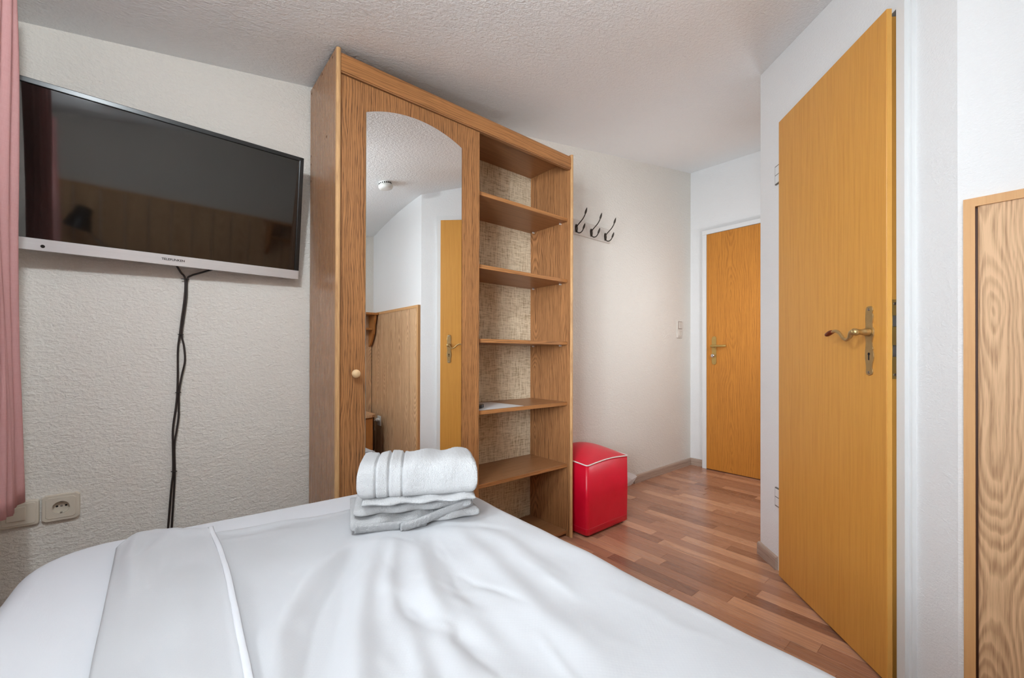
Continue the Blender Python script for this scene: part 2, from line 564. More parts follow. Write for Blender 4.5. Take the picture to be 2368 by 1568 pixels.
def DP(s, o, z):
    p = PC + DW * s + NW * o
    return Vector((p.x, p.y, z))


def quad_strip_wall(bm, s0, s1, z0, z1, o0=0.0, o1=-0.12, K=6):
    rows = []
    for i in range(K + 1):
        s = s0 + (s1 - s0) * i / K
        zt = z1 if z1 is not None else ceil_z(DP(s, 0, 0).x, DP(s, 0, 0).y) + 0.03
        rows.append([bm.verts.new(DP(s, o0, z0)), bm.verts.new(DP(s, o0, zt)), bm.verts.new(DP(s, o1, zt)), bm.verts.new(DP(s, o1, z0))])
    for A, B in zip(rows[:-1], rows[1:]):
        for k in range(4):
            bm.faces.new((A[k], A[(k + 1) % 4], B[(k + 1) % 4], B[k]))
    bm.faces.new(rows[0]); bm.faces.new(list(reversed(rows[-1])))


bm = bmesh.new()
quad_strip_wall(bm, 0.0, S0, -0.05, None)
quad_strip_wall(bm, S1, (CO - PC).length, -0.05, None)
quad_strip_wall(bm, S0, S1, ZD, None)
quad_strip_wall(bm, S0, S1, -0.05, ZD, -0.10, -0.12)
wd = link('wall_diagonal', bm_mesh(bm), M['wall']); tag(wd, kind='structure')

# left wall with the dormer recess
bm = bmesh.new()
WY0, WY1, WZ0, WZ1, WXO = -0.62, 0.62, 0.78, 1.80, -0.90


def lz(y): return ceil_z(XL, y) + 0.03


add_box(bm, (XL, YH - 0.1, -0.05), (XL - 0.1, WY0, lz(-0.8) + 0.05))
add_box(bm, (XL, WY1, -0.05), (XL - 0.1, YB + 0.1, lz(1.8)))
add_box(bm, (XL, WY0, -0.05), (XL - 0.1, WY1, WZ0))
add_box(bm, (XL, WY0, WZ1), (XL - 0.1, WY1, lz(0)))
add_box(bm, (XL - 0.1, WY0 - 0.05, WZ0 - 0.05), (WXO, WY1 + 0.05, WZ0))
add_box(bm, (XL - 0.1, WY0 - 0.05, WZ1), (WXO, WY1 + 0.05, WZ1 + 0.05))
add_box(bm, (XL - 0.1, WY0 - 0.05, WZ0), (WXO, WY0, WZ1))
add_box(bm, (XL - 0.1, WY1, WZ0), (WXO, WY1 + 0.05, WZ1))
wl = link('wall_left', bm_mesh(bm), M['wall_coarse']); tag(wl, kind='structure')
# the window itself
win = bpy.data.objects.new('window_1', None); COL.objects.link(win); win.location = (WXO, (WY0 + WY1) / 2, WZ0); tag(win, kind='structure')
bm = bmesh.new()
for (a, b) in (((WXO, WY0, WZ0), (WXO + 0.05, WY0 + 0.055, WZ1)), ((WXO, WY1 - 0.055, WZ0), (WXO + 0.05, WY1, WZ1)),
               ((WXO, WY0, WZ0), (WXO + 0.05, WY1, WZ0 + 0.055)), ((WXO, WY0, WZ1 - 0.055), (WXO + 0.05, WY1, WZ1)),
               ((WXO, -0.035, WZ0), (WXO + 0.05, 0.035, WZ1))):
    add_box(bm, a, b, 0.004)
link('window_frame', bm_mesh(bm), M['white_pl'], win, world=True)
for y0, y1 in ((WY0 + 0.05, -0.03), (0.03, WY1 - 0.05)):
    link('window_pane', box_mesh((WXO + 0.022, y0, WZ0 + 0.05), (WXO + 0.028, y1, WZ1 - 0.05)), M['glass'], win, world=True)

# ceiling: a shallow pitch that rises towards the entrance
bm = bmesh.new()
NX, NY = 28, 28
xs = [XL - 0.15 + (XF + 0.3 - XL) * i / NX for i in range(NX + 1)]
ys = [YH - 0.15 + (YB + 0.3 - YH) * j / NY for j in range(NY + 1)]
g = [[bm.verts.new((x, y, ceil_z(x, y))) for y in ys] for x in xs]
gt = [[bm.verts.new((x, y, ceil_z(x, y) + 0.12)) for y in ys] for x in xs]
for i in range(NX):
    for j in range(NY):
        bm.faces.new((g[i][j], g[i][j + 1], g[i + 1][j + 1], g[i + 1][j]))
        bm.faces.new((gt[i][j], gt[i + 1][j], gt[i + 1][j + 1], gt[i][j + 1]))
for i in range(NX):
    bm.faces.new((g[i][0], g[i + 1][0], gt[i + 1][0], gt[i][0])); bm.faces.new((g[i][NY], gt[i][NY], gt[i + 1][NY], g[i + 1][NY]))
for j in range(NY):
    bm.faces.new((g[0][j], gt[0][j], gt[0][j + 1], g[0][j + 1])); bm.faces.new((g[NX][j], g[NX][j + 1], gt[NX][j + 1], gt[NX][j]))
ce = link('ceiling', bm_mesh(bm), M['ceiling'], smooth=True); tag(ce, kind='structure')

# floor: sub-floor plus laminate staves laid one by one where they can be seen
fl = link('floor', box_mesh((XL - 0.1, YH - 0.1, -0.08), (XF + 0.1, YB + 0.1, -0.009)), M['plank']); tag(fl, kind='structure')
PW = 0.066
plank_cache = {}


def plank(x0, x1, y0, y1):
    key = (round(x1 - x0, 3), round(y1 - y0, 2))
    if key not in plank_cache:
        bm = bmesh.new(); hx, hy, e = (x1 - x0) / 2, (y1 - y0) / 2, 0.0006
        b_ = [bm.verts.new((sx * (hx - 0.0002), sy * (hy - 0.0002), -0.008)) for sx, sy in ((-1, -1), (1, -1), (1, 1), (-1, 1))]
        m_ = [bm.verts.new((sx * (hx - 0.0002), sy * (hy - 0.0002), -e)) for sx, sy in ((-1, -1), (1, -1), (1, 1), (-1, 1))]
        t_ = [bm.verts.new((sx * (hx - 0.001), sy * (hy - 0.001), 0)) for sx, sy in ((-1, -1), (1, -1), (1, 1), (-1, 1))]
        bm.faces.new(t_)
        for A, B in ((b_, m_), (m_, t_)):
            for k in range(4):
                bm.faces.new((A[k], A[(k + 1) % 4], B[(k + 1) % 4], B[k]))
        me = bm_mesh(bm, 'plank'); me.materials.append(M['plank']); plank_cache[key] = me
    o = bpy.data.objects.new('plank', plank_cache[key]); COL.objects.link(o)
    o.parent = fl; o.location = ((x0 + x1) / 2, (y0 + y1) / 2, 0)


rest = bmesh.new()
nplank = 0
for i in range(int((XF - XL) / PW) + 1):
    x0 = XL + i * PW; x1 = min(x0 + PW, XF)
    y = YH - random.uniform(0.0, 0.4)
    while y < YB:
        y1 = y + random.choice((0.36, 0.42, 0.50, 0.42))
        a, b = max(y, YH), min(y1, YB)
        xc, yc = (x0 + x1) / 2, (a + b) / 2
        vis = x1 > 0.66 and not (x1 < 1.72 and a > 1.44)
        if xc > 1.50:      # cut away behind the diagonal and hall walls
            lim = PC.y if xc > PC.x else CO.y + (xc - CO.x)
            vis = vis and b > lim - 0.12
        if xc > PC.x and yc < PC.y - 0.1: vis = False
        if b - a > 0.01:
            if vis and nplank < 298:
                plank(x0, x1, a, b); nplank += 1
            else:
                add_box(rest, (x0 + .0002, a + .0002, -0.008), (x1 - .0002, b - .0002, 0))
        y = y1
o = link('plank_field', bm_mesh(rest), M['plank'], fl); tag(o, kind='stuff')


# baseboards
def baseboard(name, a, b, n):
    a, b, n = Vector((*a, 0)), Vector((*b, 0)), Vector((*n, 0)).normalized()
    d = (b - a).normalized(); L = (b - a).length
    bm = bmesh.new()
    prof = [(0, 0), (0.014, 0), (0.014, 0.048), (0.011, 0.056), (0.004, 0.060), (0, 0.060)]
    sg = 1 if Vector((-d.y, d.x, 0)).dot(n) > 0 else -1
    A = [bm.verts.new((0, sg * u, z)) for u, z in prof]
    B = [bm.verts.new((L, sg * u, z)) for u, z in prof]
    bm.faces.new(A); bm.faces.new(list(reversed(B)))
    for k in range(len(prof)):
        j = (k + 1) % len(prof)
        bm.faces.new((A[k], B[k], B[j], A[j]))
    o = link(name, bm_mesh(bm), M['base'], loc=a); o.rotation_euler = (0, 0, math.atan2(d.y, d.x)); tag(o, kind='structure')


baseboard('baseboard_back', (2.755, YB), (XF, YB), (0, -1))
baseboard('baseboard_far', (XF, YB), (XF, 1.715), (-1, 0))
baseboard('baseboard_diagonal', DP(-0.006, 0, 0).xy, DP(0.158, 0, 0).xy, NW.xy)
baseboard('baseboard_corner', DP(0.880, 0, 0).xy, DP(0.975, 0, 0).xy, NW.xy)
baseboard('baseboard_hall', (PC.x + 0.012, PC.y - 0.004), (XF, PC.y - 0.004), (0, 1))
baseboard('baseboard_left', (XL, YB), (XL, YH), (1, 0))
baseboard('baseboard_television', (XL, YB), (0.465, YB), (0, -1))

# wood panelling: vertical boards, top rail, end trim (pieces of the walls)
PZ = 1.357
gy = [0.053, -0.078, -0.213, -0.348, -0.483, -0.618, -0.744, YH + 0.002]
for y1, y0 in zip(gy[:-1], gy[1:]):
    link('board', box_mesh((XR, y0 + 0.003, 0.06), (XR - 0.0175, y1 - 0.003, PZ - 0.018), 0.003), M['board'], wr)
link('board_backing', box_mesh((XR, YH, 0.05), (XR - 0.004, 0.06, PZ - 0.01)), M['plug'], wr)
bm = bmesh.new()
add_prism(bm, [(0.0745, 0.0), (0.0745, PZ), (0.0545, PZ - 0.021), (0.0545, 0.0)], (XR, XR - 0.0215), 'x', 0.002)
link('panel_end_trim', bm_mesh(bm), M['rail'], wr)
bm = bmesh.new()
add_prism(bm, [(0.0745, PZ), (YH, PZ), (YH, PZ - 0.021), (0.0545, PZ - 0.021)], (XR, XR - 0.0215), 'x', 0.002)
link('panel_top_rail', bm_mesh(bm), M['rail'], wr)
link('panel_foot_rail', box_mesh((XR, YH, 0), (XR - 0.019, 0.053, 0.06), 0.002), M['dark'], wr)
wh = bpy.data.objects['wall_head']
xh = XR - 0.02
while xh > XL + 0.02:
    x0 = max(xh - 0.135, XL)
    link('board', box_mesh((x0 + 0.003, YH, 0.03), (xh - 0.003, YH + 0.0175, PZ - 0.018), 0.003), M['board'], wh)
    xh -= 0.135
link('panel_top_rail', box_mesh((XL, YH, PZ - 0.021), (XR - 0.0215, YH + 0.0215, PZ), 0.002), M['rail'], wh)


# ------------------------------------------------------------------ doors
def door_root(name, loc, xdir):
    d = Vector((xdir[0], xdir[1], 0)).normalized()
    o = bpy.data.objects.new(name, None); COL.objects.link(o)
    o.location = loc; o.rotation_euler = (0, 0, math.atan2(d.y, d.x)); o.empty_display_size = 0.05
    return o


# bathroom door: hinged on the left, almost shut
d1 = door_root('door_1', (2.0781, 0.6526, 0), (-0.7233, -0.6905))
tag(d1, 'golden veneered bathroom door with curved brass lever in the diagonal wall', 'door', kind='structure')
W1 = 0.6077
bm = bmesh.new()
add_box(bm, (0, 0, 0.008), (W1, 0.0145, 1.9925), 0.0018)
leaf = link('door_leaf', bm_mesh(bm), M['door_gold'], d1)
link('rebate_edge', box_mesh((0.012, 0.0145, 0.012), (W1 - 0.012, 0.0405, 1.977), 0.001), M['door_edge'], leaf)
link('edge_band', box_mesh((W1 - 0.0004, 0.0010, 0.010), (W1 + 0.0004, 0.0140, 1.991)), M['door_edge'], leaf)
# lock face plate in the edge
fp = link('lock_face_plate', box_mesh((W1 - 0.0125, 0.0205, 0.900), (W1 - 0.0112, 0.0385, 1.135), 0.0004), M['brass_flat'], d1)
for z0, z1 in ((1.055, 1.088), (0.966, 1.000)):
    link('latch', box_mesh((W1 - 0.0125, 0.0225, z0), (W1 - 0.0095, 0.0365, z1), 0.0005), M['chrome'], fp)
for z in (1.123, 0.912):
    bm = bmesh.new(); add_lathe(bm, [(0.0045, 0), (0.0045, 0.0012), (0.003, 0.0018)], (W1 - 0.0112, 0.0295, z), 'x', 10)
    link('screw', bm_mesh(bm), M['steel'], fp)
# ornate long plate
HS = 0.541
half = [(0.000, 1.1225), (0.008, 1.1215), (0.0135, 1.116), (0.0150, 1.108), (0.0125, 1.101), (0.0150, 1.0965), (0.0165, 1.090), (0.0150, 1.078),
        (0.0125, 1.068), (0.0130, 1.058), (0.0175, 1.051), (0.0190, 1.042), (0.0180, 1.032), (0.0150, 1.022), (0.0120, 1.010), (0.0130, 0.998), (0.0160, 0.991),
        (0.0150, 0.985), (0.0175, 0.976), (0.0185, 0.965), (0.0165, 0.954), (0.0125, 0.944), (0.0110, 0.932), (0.0135, 0.926), (0.0145, 0.918), (0.0120, 0.911), (0.0, 0.9075)]
out = [(HS + u, z) for u, z in half] + [(HS - u, z) for u, z in reversed(half[1:-1])]
bm = bmesh.new(); add_prism(bm, out, (-0.0035, 0.0), 'y', 0.0012)
pl = link('handle_plate', bm_mesh(bm), M['brass'], d1)
bm = bmesh.new(); add_lathe(bm, [(0.0045, -0.0040), (0.0045, -0.0036)], (HS, 0, 0.974), 'y', 14); add_box(bm, (HS - 0.0022, -0.0040, 0.955), (HS + 0.0022, -0.0036, 0.972))
link('keyhole', bm_mesh(bm), M['dark'], pl)
for z in (1.112, 0.917):
    bm = bmesh.new(); add_lathe(bm, [(0.0042, -0.0035), (0.0040, -0.0048), (0.002, -0.0056)], (HS, 0, z), 'y', 12)
    link('screw', bm_mesh(bm), M['steel'], pl)
bm = bmesh.new()
add_lathe(bm, [(0.0125, -0.0035), (0.0135, -0.007), (0.0115, -0.010), (0.0125, -0.013), (0.0105, -0.018), (0.0085, -0.026), (0.0085, -0.034), (0.0105, -0.037), (0.0115, -0.042), (0.009, -0.049), (0.004, -0.052)], (HS, 0, 1.042), 'y', 20)
path = smooth_path([(HS, -0.044, 1.044), (HS - 0.013, -0.045, 1.040), (HS - 0.022, -0.045, 1.026), (HS - 0.036, -0.045, 1.019), (HS - 0.053, -0.045, 1.027), (HS - 0.070, -0.045, 1.043), (HS - 0.088, -0.045, 1.050), (HS - 0.105, -0.045, 1.048)], 6)
nP = len(path)
add_tube(bm, path, [0.0105 - 0.0055 * min(1, i / (nP * 0.35)) + 0.0008 * max(0, (i / nP - 0.7)) for i in range(nP)], 12)
lv = link('lever', bm_mesh(bm), M['brass'], d1, smooth=True)
bm = bmesh.new()
tp = smooth_path([(HS - 0.103, -0.045, 1.0482), (HS - 0.115, -0.045, 1.0465), (HS - 0.128, -0.045, 1.0420), (HS - 0.138, -0.045, 1.0395)], 5)
add_tube(bm, tp, [0.0048 + 0.0032 * math.sin(math.pi * min(1, i / (len(tp) - 1) * 0.85 + 0.1)) for i in range(len(tp))], 12)
tip = link('lever_tip', bm_mesh(bm), M['copper'], lv, smooth=True); tag(tip, 'reddish worn tip of the lever')
# hinges on the left edge of the doorway
for z in (1.787, 0.330):
    bm = bmesh.new()
    for dz in (-0.040, 0.001):
        add_tube(bm, [(-0.007, 0.012, z + dz), (-0.007, 0.012, z + dz + 0.039)], 0.0048, 10)
    h_ = link('hinge', bm_mesh(bm), M['steel'], d1)
    for nm_, mt_, s0, s1, dz, o1 in (('hinge_plate', M['hinge_grey'], 0.144, 0.186, 0.042, 0.0070), ('plate_cover', M['paint'], 0.1475, 0.186, 0.0375, 0.0078)):
        bm = bmesh.new()
        for za, zb in (((z - dz, z - 0.002), (z + 0.002, z + dz)) if nm_ == 'plate_cover' else ((z - dz, z + dz),)):
            vs = [bm.verts.new(Matrix.LocRotScale(d1.location, d1.rotation_euler, None).inverted() @ DP(s_, o_, z_)) for s_ in (s0, s1) for o_ in (0.0, o1) for z_ in (za, zb)]
            for f in [(0, 1, 3, 2), (4, 6, 7, 5), (0, 4, 5, 1), (2, 3, 7, 6), (0, 2, 6, 4), (1, 5, 7, 3)]:
                bm.faces.new([vs[i] for i in f])
        link(nm_, bm_mesh(bm), mt_, h_)
# white door frame
bm = bmesh.new()
rot = d1.rotation_euler.z


def loc1(p):
    return d1.matrix_basis.inverted() @ Vector(p)


d1.matrix_basis = Matrix.LocRotScale(d1.location, d1.rotation_euler, None)
def frame_piece(s0, s1, z0, z1, o0, o1):
    vs = [bm.verts.new(loc1(DP(s, o, z))) for s in (s0, s1) for o in (o0, o1) for z in (z0, z1)]
    for f in [(0, 1, 3, 2), (4, 6, 7, 5), (0, 4, 5, 1), (2, 3, 7, 6), (0, 2, 6, 4), (1, 5, 7, 3)]:
        bm.faces.new([vs[i] for i in f])


frame_piece(0.180, 0.215, 0.0, 2.001, -0.005, 0.006)
frame_piece(0.839, 0.872, 0.0, 2.001, -0.005, 0.012)
frame_piece(0.822, 0.838, 0.0, 2.001, -0.09, 0.003)
frame_piece(0.205, 0.215, 0.0, 2.001, -0.09, 0.002)
add_box(bm, (0.6108, 0.0235, 0.0), (0.640, 0.10, 2.001))
frame_piece(0.225, 0.872, 2.0015, 2.036, -0.09, 0.006)
link('door_frame', bm_mesh(bm), M['paint'], d1)
bm = bmesh.new(); frame_piece(0.842, 0.846, 1.717, 1.753, 0.011, 0.0126)
link('frame_slot', bm_mesh(bm), M['steel'], d1)

# entrance door at the end of the hall
d2 = door_root('door_2', (3.587, 1.672, 0), (0, -1))
tag(d2, 'amber oak entrance door with straight brass handle at the end of the hall', 'door', kind='structure')
leaf2 = link('door_leaf', box_mesh((0, 0, 0.007), (0.835, 0.04, 2.003), 0.002), M['door_far'], d2)
bm = bmesh.new()
add_box(bm, (-0.042, 0.008, 0), (-0.004, 0.0503, 2.0065), 0.002); add_box(bm, (-0.042, 0.0083, 2.007), (0.875, 0.0503, 2.045), 0.002); add_box(bm, (0.839, 0.008, 0), (0.875, 0.0503, 2.0065), 0.002)
link('door_frame', bm_mesh(bm), M['paint'], d2)
bm = bmesh.new(); add_prism(bm, rrect(0.048, 0.085, 0.893, 1.132, 0.018, 5), (-0.008, 0), 'y', 0.002)
pl2 = link('handle_plate', bm_mesh(bm), M['brass_flat'], d2)
for z in (1.115, 0.911):
    bm = bmesh.new(); add_lathe(bm, [(0.0035, -0.008), (0.003, -0.0092)], (0.0665, 0, z), 'y', 10); link('screw', bm_mesh(bm), M['brass'], pl2)
bm = bmesh.new()
add_lathe(bm, [(0.011, -0.008), (0.011, -0.016), (0.009, -0.03), (0.009, -0.048)], (0.0665, 0, 1.049), 'y', 16)
pp = smooth_path([(0.058, -0.048, 1.0495), (0.085, -0.050, 1.0495), (0.13, -0.050, 1.049), (0.162, -0.047, 1.049), (0.174, -0.040, 1.049)], 5)
add_tube(bm, pp, 0.0095, 12)
link('lever', bm_mesh(bm), M['brass_flat'], d2, smooth=True)
bm = bmesh.new()
add_lathe(bm, [(0.0085, -0.008), (0.0085, -0.02), (0.014, -0.022), (0.0155, -0.028), (0.0145, -0.036), (0.009, -0.039)], (0.0665, 0, 0.969), 'y', 18)
tag(link('lock_knob', bm_mesh(bm), M['chrome'], d2, smooth=True), 'silver turning knob of the lock')

# ------------------------------------------------------------------ wardrobe
WX0, WX1, WYF, WT = 0.470, 1.6944, 1.4993, 2.0365
wa = empty('wardrobe', ((WX0 + WX1) / 2, 1.66, 0), 'tall oak veneer wardrobe with an arched mirror door and open shelves', 'wardrobe')


def wpart(name, a, b, mat, bev=0.001, parent=None):
    return link(name, box_mesh(a, b, bev), mat, parent or wa, world=True)


sl = wpart('side_panel', (WX0, WYF + 0.008, 0), (WX0 + 0.016, 1.826, WT), M['wardrobe_plain'])
bm = bmesh.new()
prof = [(WX0 - 0.0005, WYF + 0.0095), (WX0 + 0.001, WYF + 0.004), (WX0 + 0.005, WYF + 0.0003), (WX0 + 0.011, WYF), (WX0 + 0.0150, WYF + 0.003), (WX0 + 0.0165, WYF + 0.0095)]
add_prism(bm, prof, (0, WT), 'z')
link('edge_lip', bm_mesh(bm), M['lip'], sl, world=True)
for y, z in ((1.613, 1.767), (1.815, 1.768), (1.815, 1.734), (1.815, 1.666), (1.545, 2.022), (1.812, 2.020), (1.668, 2.024)):
    bm = bmesh.new(); add_lathe(bm, [(0.0042, -0.0008), (0.0042, 0.001)], (WX0, y, z), 'x', 12)
    link('screw_plug', bm_mesh(bm), M['plug'], sl, world=True)
sr = wpart('side_panel', (WX1 - 0.016, WYF + 0.008, 0), (WX1, 1.826, WT), M['wardrobe_side'])
bm = bmesh.new()
prof = [(WX1 - 0.0165, WYF + 0.0095), (WX1 - 0.015, WYF + 0.004), (WX1 - 0.011, WYF + 0.0003), (WX1 - 0.005, WYF), (WX1 - 0.001, WYF + 0.003), (WX1 + 0.0005, WYF + 0.0095)]
add_prism(bm, prof, (0, WT), 'z')
link('edge_lip', bm_mesh(bm), M['lip'], sr, world=True)
bm = bmesh.new()
add_prism(bm, [(1.522, 1.962), (1.5045, 1.962), (1.5045, 2.018), (1.509, 2.027), (1.522, 2.029)], (WX0 + 0.0165, WX1 - 0.0165), 'x')
link('cornice', bm_mesh(bm), M['wardrobe_cross'], wa, world=True)
wpart('cornice_lip', (WX0 + 0.0165, 1.507, 1.957), (WX1 - 0.0165, 1.524, 1.962), M['shelf'], 0.0005)
wpart('top_panel', (WX0 + 0.016, 1.522, 2.008), (WX1 - 0.016, 1.82, 2.024), M['shelf'])
wpart('bottom_panel', (WX0 + 0.016, 1.53, 0.016), (WX1 - 0.016, 1.82, 0.032), M['shelf'])
DXR = 1.0868
wpart('divider_panel', (DXR - 0.018, 1.5325, 0.032), (DXR - 0.002, 1.818, 2.008), M['wardrobe_side'])
wpart('back_panel', (WX0 + 0.016, 1.820, 0.02), (WX1 - 0.016, 1.825, 2.02), M['jute'], 0)
wpart('plinth', (WX0 + 0.016, 1.56, 0.0), (WX1 - 0.016, 1.575, 0.016), M['shelf'])
for i, zb in enumerate((1.685, 1.357, 1.024, 0.7006, 0.3698)):
    tilt = 0
    sh = wpart('shelf', (DXR - 0.002, 1.5305, zb), (WX1 - 0.0165, 1.819, zb + 0.018), M['shelf'], 0.0008)
    link('shelf_edge', box_mesh((DXR - 0.002, 1.5285, zb + 0.0005), (WX1 - 0.0168, 1.5308, zb + 0.0175), 0.0006), M['wardrobe_cross'], sh, world=True)
    for y in (1.575, 1.79):
        bm = bmesh.new(); add_tube(bm, [(WX1 - 0.0165, y, zb - 0.004), (WX1 - 0.029, y, zb - 0.004)], 0.004, 10)
        link('shelf_pin', bm_mesh(bm), M['grey_pl'], sh, world=True)
# mirror door
dr = wpart('door', (0.488, 1.5122, 0.036), (DXR, 1.5312, 1.955), M['wardrobe'], 0.0012)
AX0, AX1, AZS, AZP = 0.578, 0.990, 1.8515, 1.8985
hw, sag = (AX1 - AX0) / 2, AZP - AZS
RR = (hw * hw + sag * sag) / (2 * sag)
arc = []
for k in range(33):
    x = AX1 - (AX1 - AX0) * k / 32
    arc.append((x, AZP - RR + math.sqrt(RR * RR - (x - (AX0 + AX1) / 2) ** 2)))
bm = bmesh.new(); add_prism(bm, [(AX0, 0.16), (AX1, 0.16)] + arc, (1.5082, 1.5122), 'y')
mg = link('mirror_glass', bm_mesh(bm), [M['glass_edge'], M['mirror']], dr, world=True)
for p in mg.data.polygons:
    p.material_index = 1 if p.normal.y < -0.9 else 0
bm = bmesh.new()
add_lathe(bm, [(0.007, 1.5122), (0.0065, 1.505), (0.008, 1.500), (0.0125, 1.496), (0.0150, 1.491), (0.0145, 1.486), (0.010, 1.4825), (0.003, 1.4815)], (0.537, 0, 0.901), 'y', 24)
tag(link('knob', bm_mesh(bm), M['maple'], dr, smooth=True, world=True), 'round pale wooden knob')

# sheet of paper and a black key fob on the fourth shelf
bm = bmesh.new()
pc = [(1.105, 1.5405), (1.377, 1.5420), (1.352, 1.775), (1.100, 1.752)]
n = 8
gp = []
for i in range(n + 1):
    row = []
    for j in range(n + 1):
        u, v = i / n, j / n
        x = (pc[0][0] * (1 - u) + pc[1][0] * u) * (1 - v) + (pc[3][0] * (1 - u) + pc[2][0] * u) * v
        y = (pc[0][1] * (1 - u) + pc[1][1] * u) * (1 - v) + (pc[3][1] * (1 - u) + pc[2][1] * u) * v
        z = 0.7190 + 0.010 * max(0, v - 0.6) ** 2 * (1 - u) * 6
        row.append((x, y, z))
    gp.append(row)
gv = [[[bm.verts.new((x, y, z + dz)) for (x, y, z) in row] for row in gp] for dz in (0.0, 0.0006)]
for i in range(n):
    for j in range(n):
        bm.faces.new((gv[1][i][j], gv[1][i + 1][j], gv[1][i + 1][j + 1], gv[1][i][j + 1]))
        bm.faces.new((gv[0][i][j], gv[0][i][j + 1], gv[0][i + 1][j + 1], gv[0][i + 1][j]))
for k in range(n):
    for (a, b) in (((k, 0), (k + 1, 0)), ((n, k), (n, k + 1)), ((k + 1, n), (k, n)), ((0, k + 1), (0, k))):
        bm.faces.new((gv[0][a[0]][a[1]], gv[0][b[0]][b[1]], gv[1][b[0]][b[1]], gv[1][a[0]][a[1]]))
tag(link('paper_sheet', bm_mesh(bm), M['paper']), 'white paper sheet lying flat on the second shelf from the bottom', 'paper')
bm = bmesh.new()
add_prism(bm, [(1.108, 1.575), (1.150, 1.580), (1.178, 1.600), (1.186, 1.622), (1.172, 1.640), (1.140, 1.636), (1.108, 1.628)], (0.7205, 0.7365), 'z', 0.004)
kf = link('key_fob', bm_mesh(bm), M['black']); tag(kf, 'small black key fob lying on the paper sheet in the wardrobe', 'key fob')
bm = bmesh.new(); add_lathe(bm, [(0.004, 0.7362), (0.004, 0.7375), (0.002, 0.738)], (1.148, 1.598, 0), 'z', 10)
link('fob_stud', bm_mesh(bm), M['chrome'], kf)

# ------------------------------------------------------------------ television
th, tl, rl = 0.04647655, 0.16052859, 0.00495567
TH, TWD = 0.45435, 0.735
nn = Vector((math.sin(th), -math.cos(th), 0)); rr_ = Vector((math.cos(th), math.sin(th), 0))
uu = Vector((0, 0, 1)) * math.cos(tl) + nn * math.sin(tl)
r2 = rr_ * math.cos(rl) + uu * math.sin(rl); u2 = uu * math.cos(rl) - rr_ * math.sin(rl)
back = u2.cross(r2)
tv = empty('television', (0.41981, YB - 0.045, 1.26176), 'black flat television with a silver lower bezel tilted forward on the wall', 'television')
tv.rotation_euler = Matrix((r2, back, u2)).transposed().to_euler()
bm = bmesh.new()
add_box(bm, (-TWD, 0.006, 0.002), (0, 0.022, TH), 0.002)
add_box(bm, (-TWD + 0.10, 0.022, 0.12), (-0.10, 0.052, TH - 0.06), 0.01)
link('casing', bm_mesh(bm), M['black'], tv)
link('screen', box_mesh((-TWD + 0.014, 0.0035, 0.034), (-0.014, 0.0060, TH - 0.013)), M['screen'], tv)
bm = bmesh.new()
add_box(bm, (-TWD, -0.001, 0.032), (-TWD + 0.015, 0.0065, TH), 0.0015, 2); add_box(bm, (-0.015, -0.001, 0.032), (0, 0.0065, TH), 0.0015, 2)
add_box(bm, (-TWD, -0.001, TH - 0.014), (0, 0.0065, TH), 0.0015, 2)
link('bezel', bm_mesh(bm), M['black'], tv)
bb = link('lower_bezel', box_mesh((-TWD, -0.0025, 0.0), (0, 0.014, 0.0335), 0.0012), M['alu'], tv); tag(bb, 'brushed silver strip along the bottom of the television')
bm = bmesh.new(); add_lathe(bm, [(0.0045, -0.0032), (0.003, -0.0026), (0.003, -0.002)], (-0.669, 0, 0.0135), 'y', 12); add_lathe(bm, [(0.0022, -0.0036), (0.0022, -0.003)], (-0.669, 0, 0.0135), 'y', 10)
link('sensor_window', bm_mesh(bm), M['black'], bb)
fc = bpy.data.curves.new('logo', 'FONT'); fc.body = 'TELEFUNKEN'; fc.size = 0.0098; fc.extrude = 0.0002; fc.align_x = 'CENTER'; fc.align_y = 'CENTER'; fc.space_character = 1.02; fc.offset = 0.00022
fo = bpy.data.objects.new('logo_tmp', fc); COL.objects.link(fo)
bpy.context.view_layer.update()
me = bpy.data.meshes.new_from_object(fo.evaluated_get(bpy.context.evaluated_depsgraph_get()))
bpy.data.objects.remove(fo)
lo = link('logo', me, M['black'], bb); lo.location = (-0.3815, -0.0027, 0.0185); lo.rotation_euler = (math.radians(90), 0, 0)
bm = bmesh.new()
add_box(bm, (-0.50, 0.050, 0.16), (-0.24, 0.058, 0.32), 0.001)
add_box(bm, (-0.42, 0.058, 0.20), (-0.32, 0.098, 0.30), 0.002)
link('wall_bracket', bm_mesh(bm), M['black'], tv)

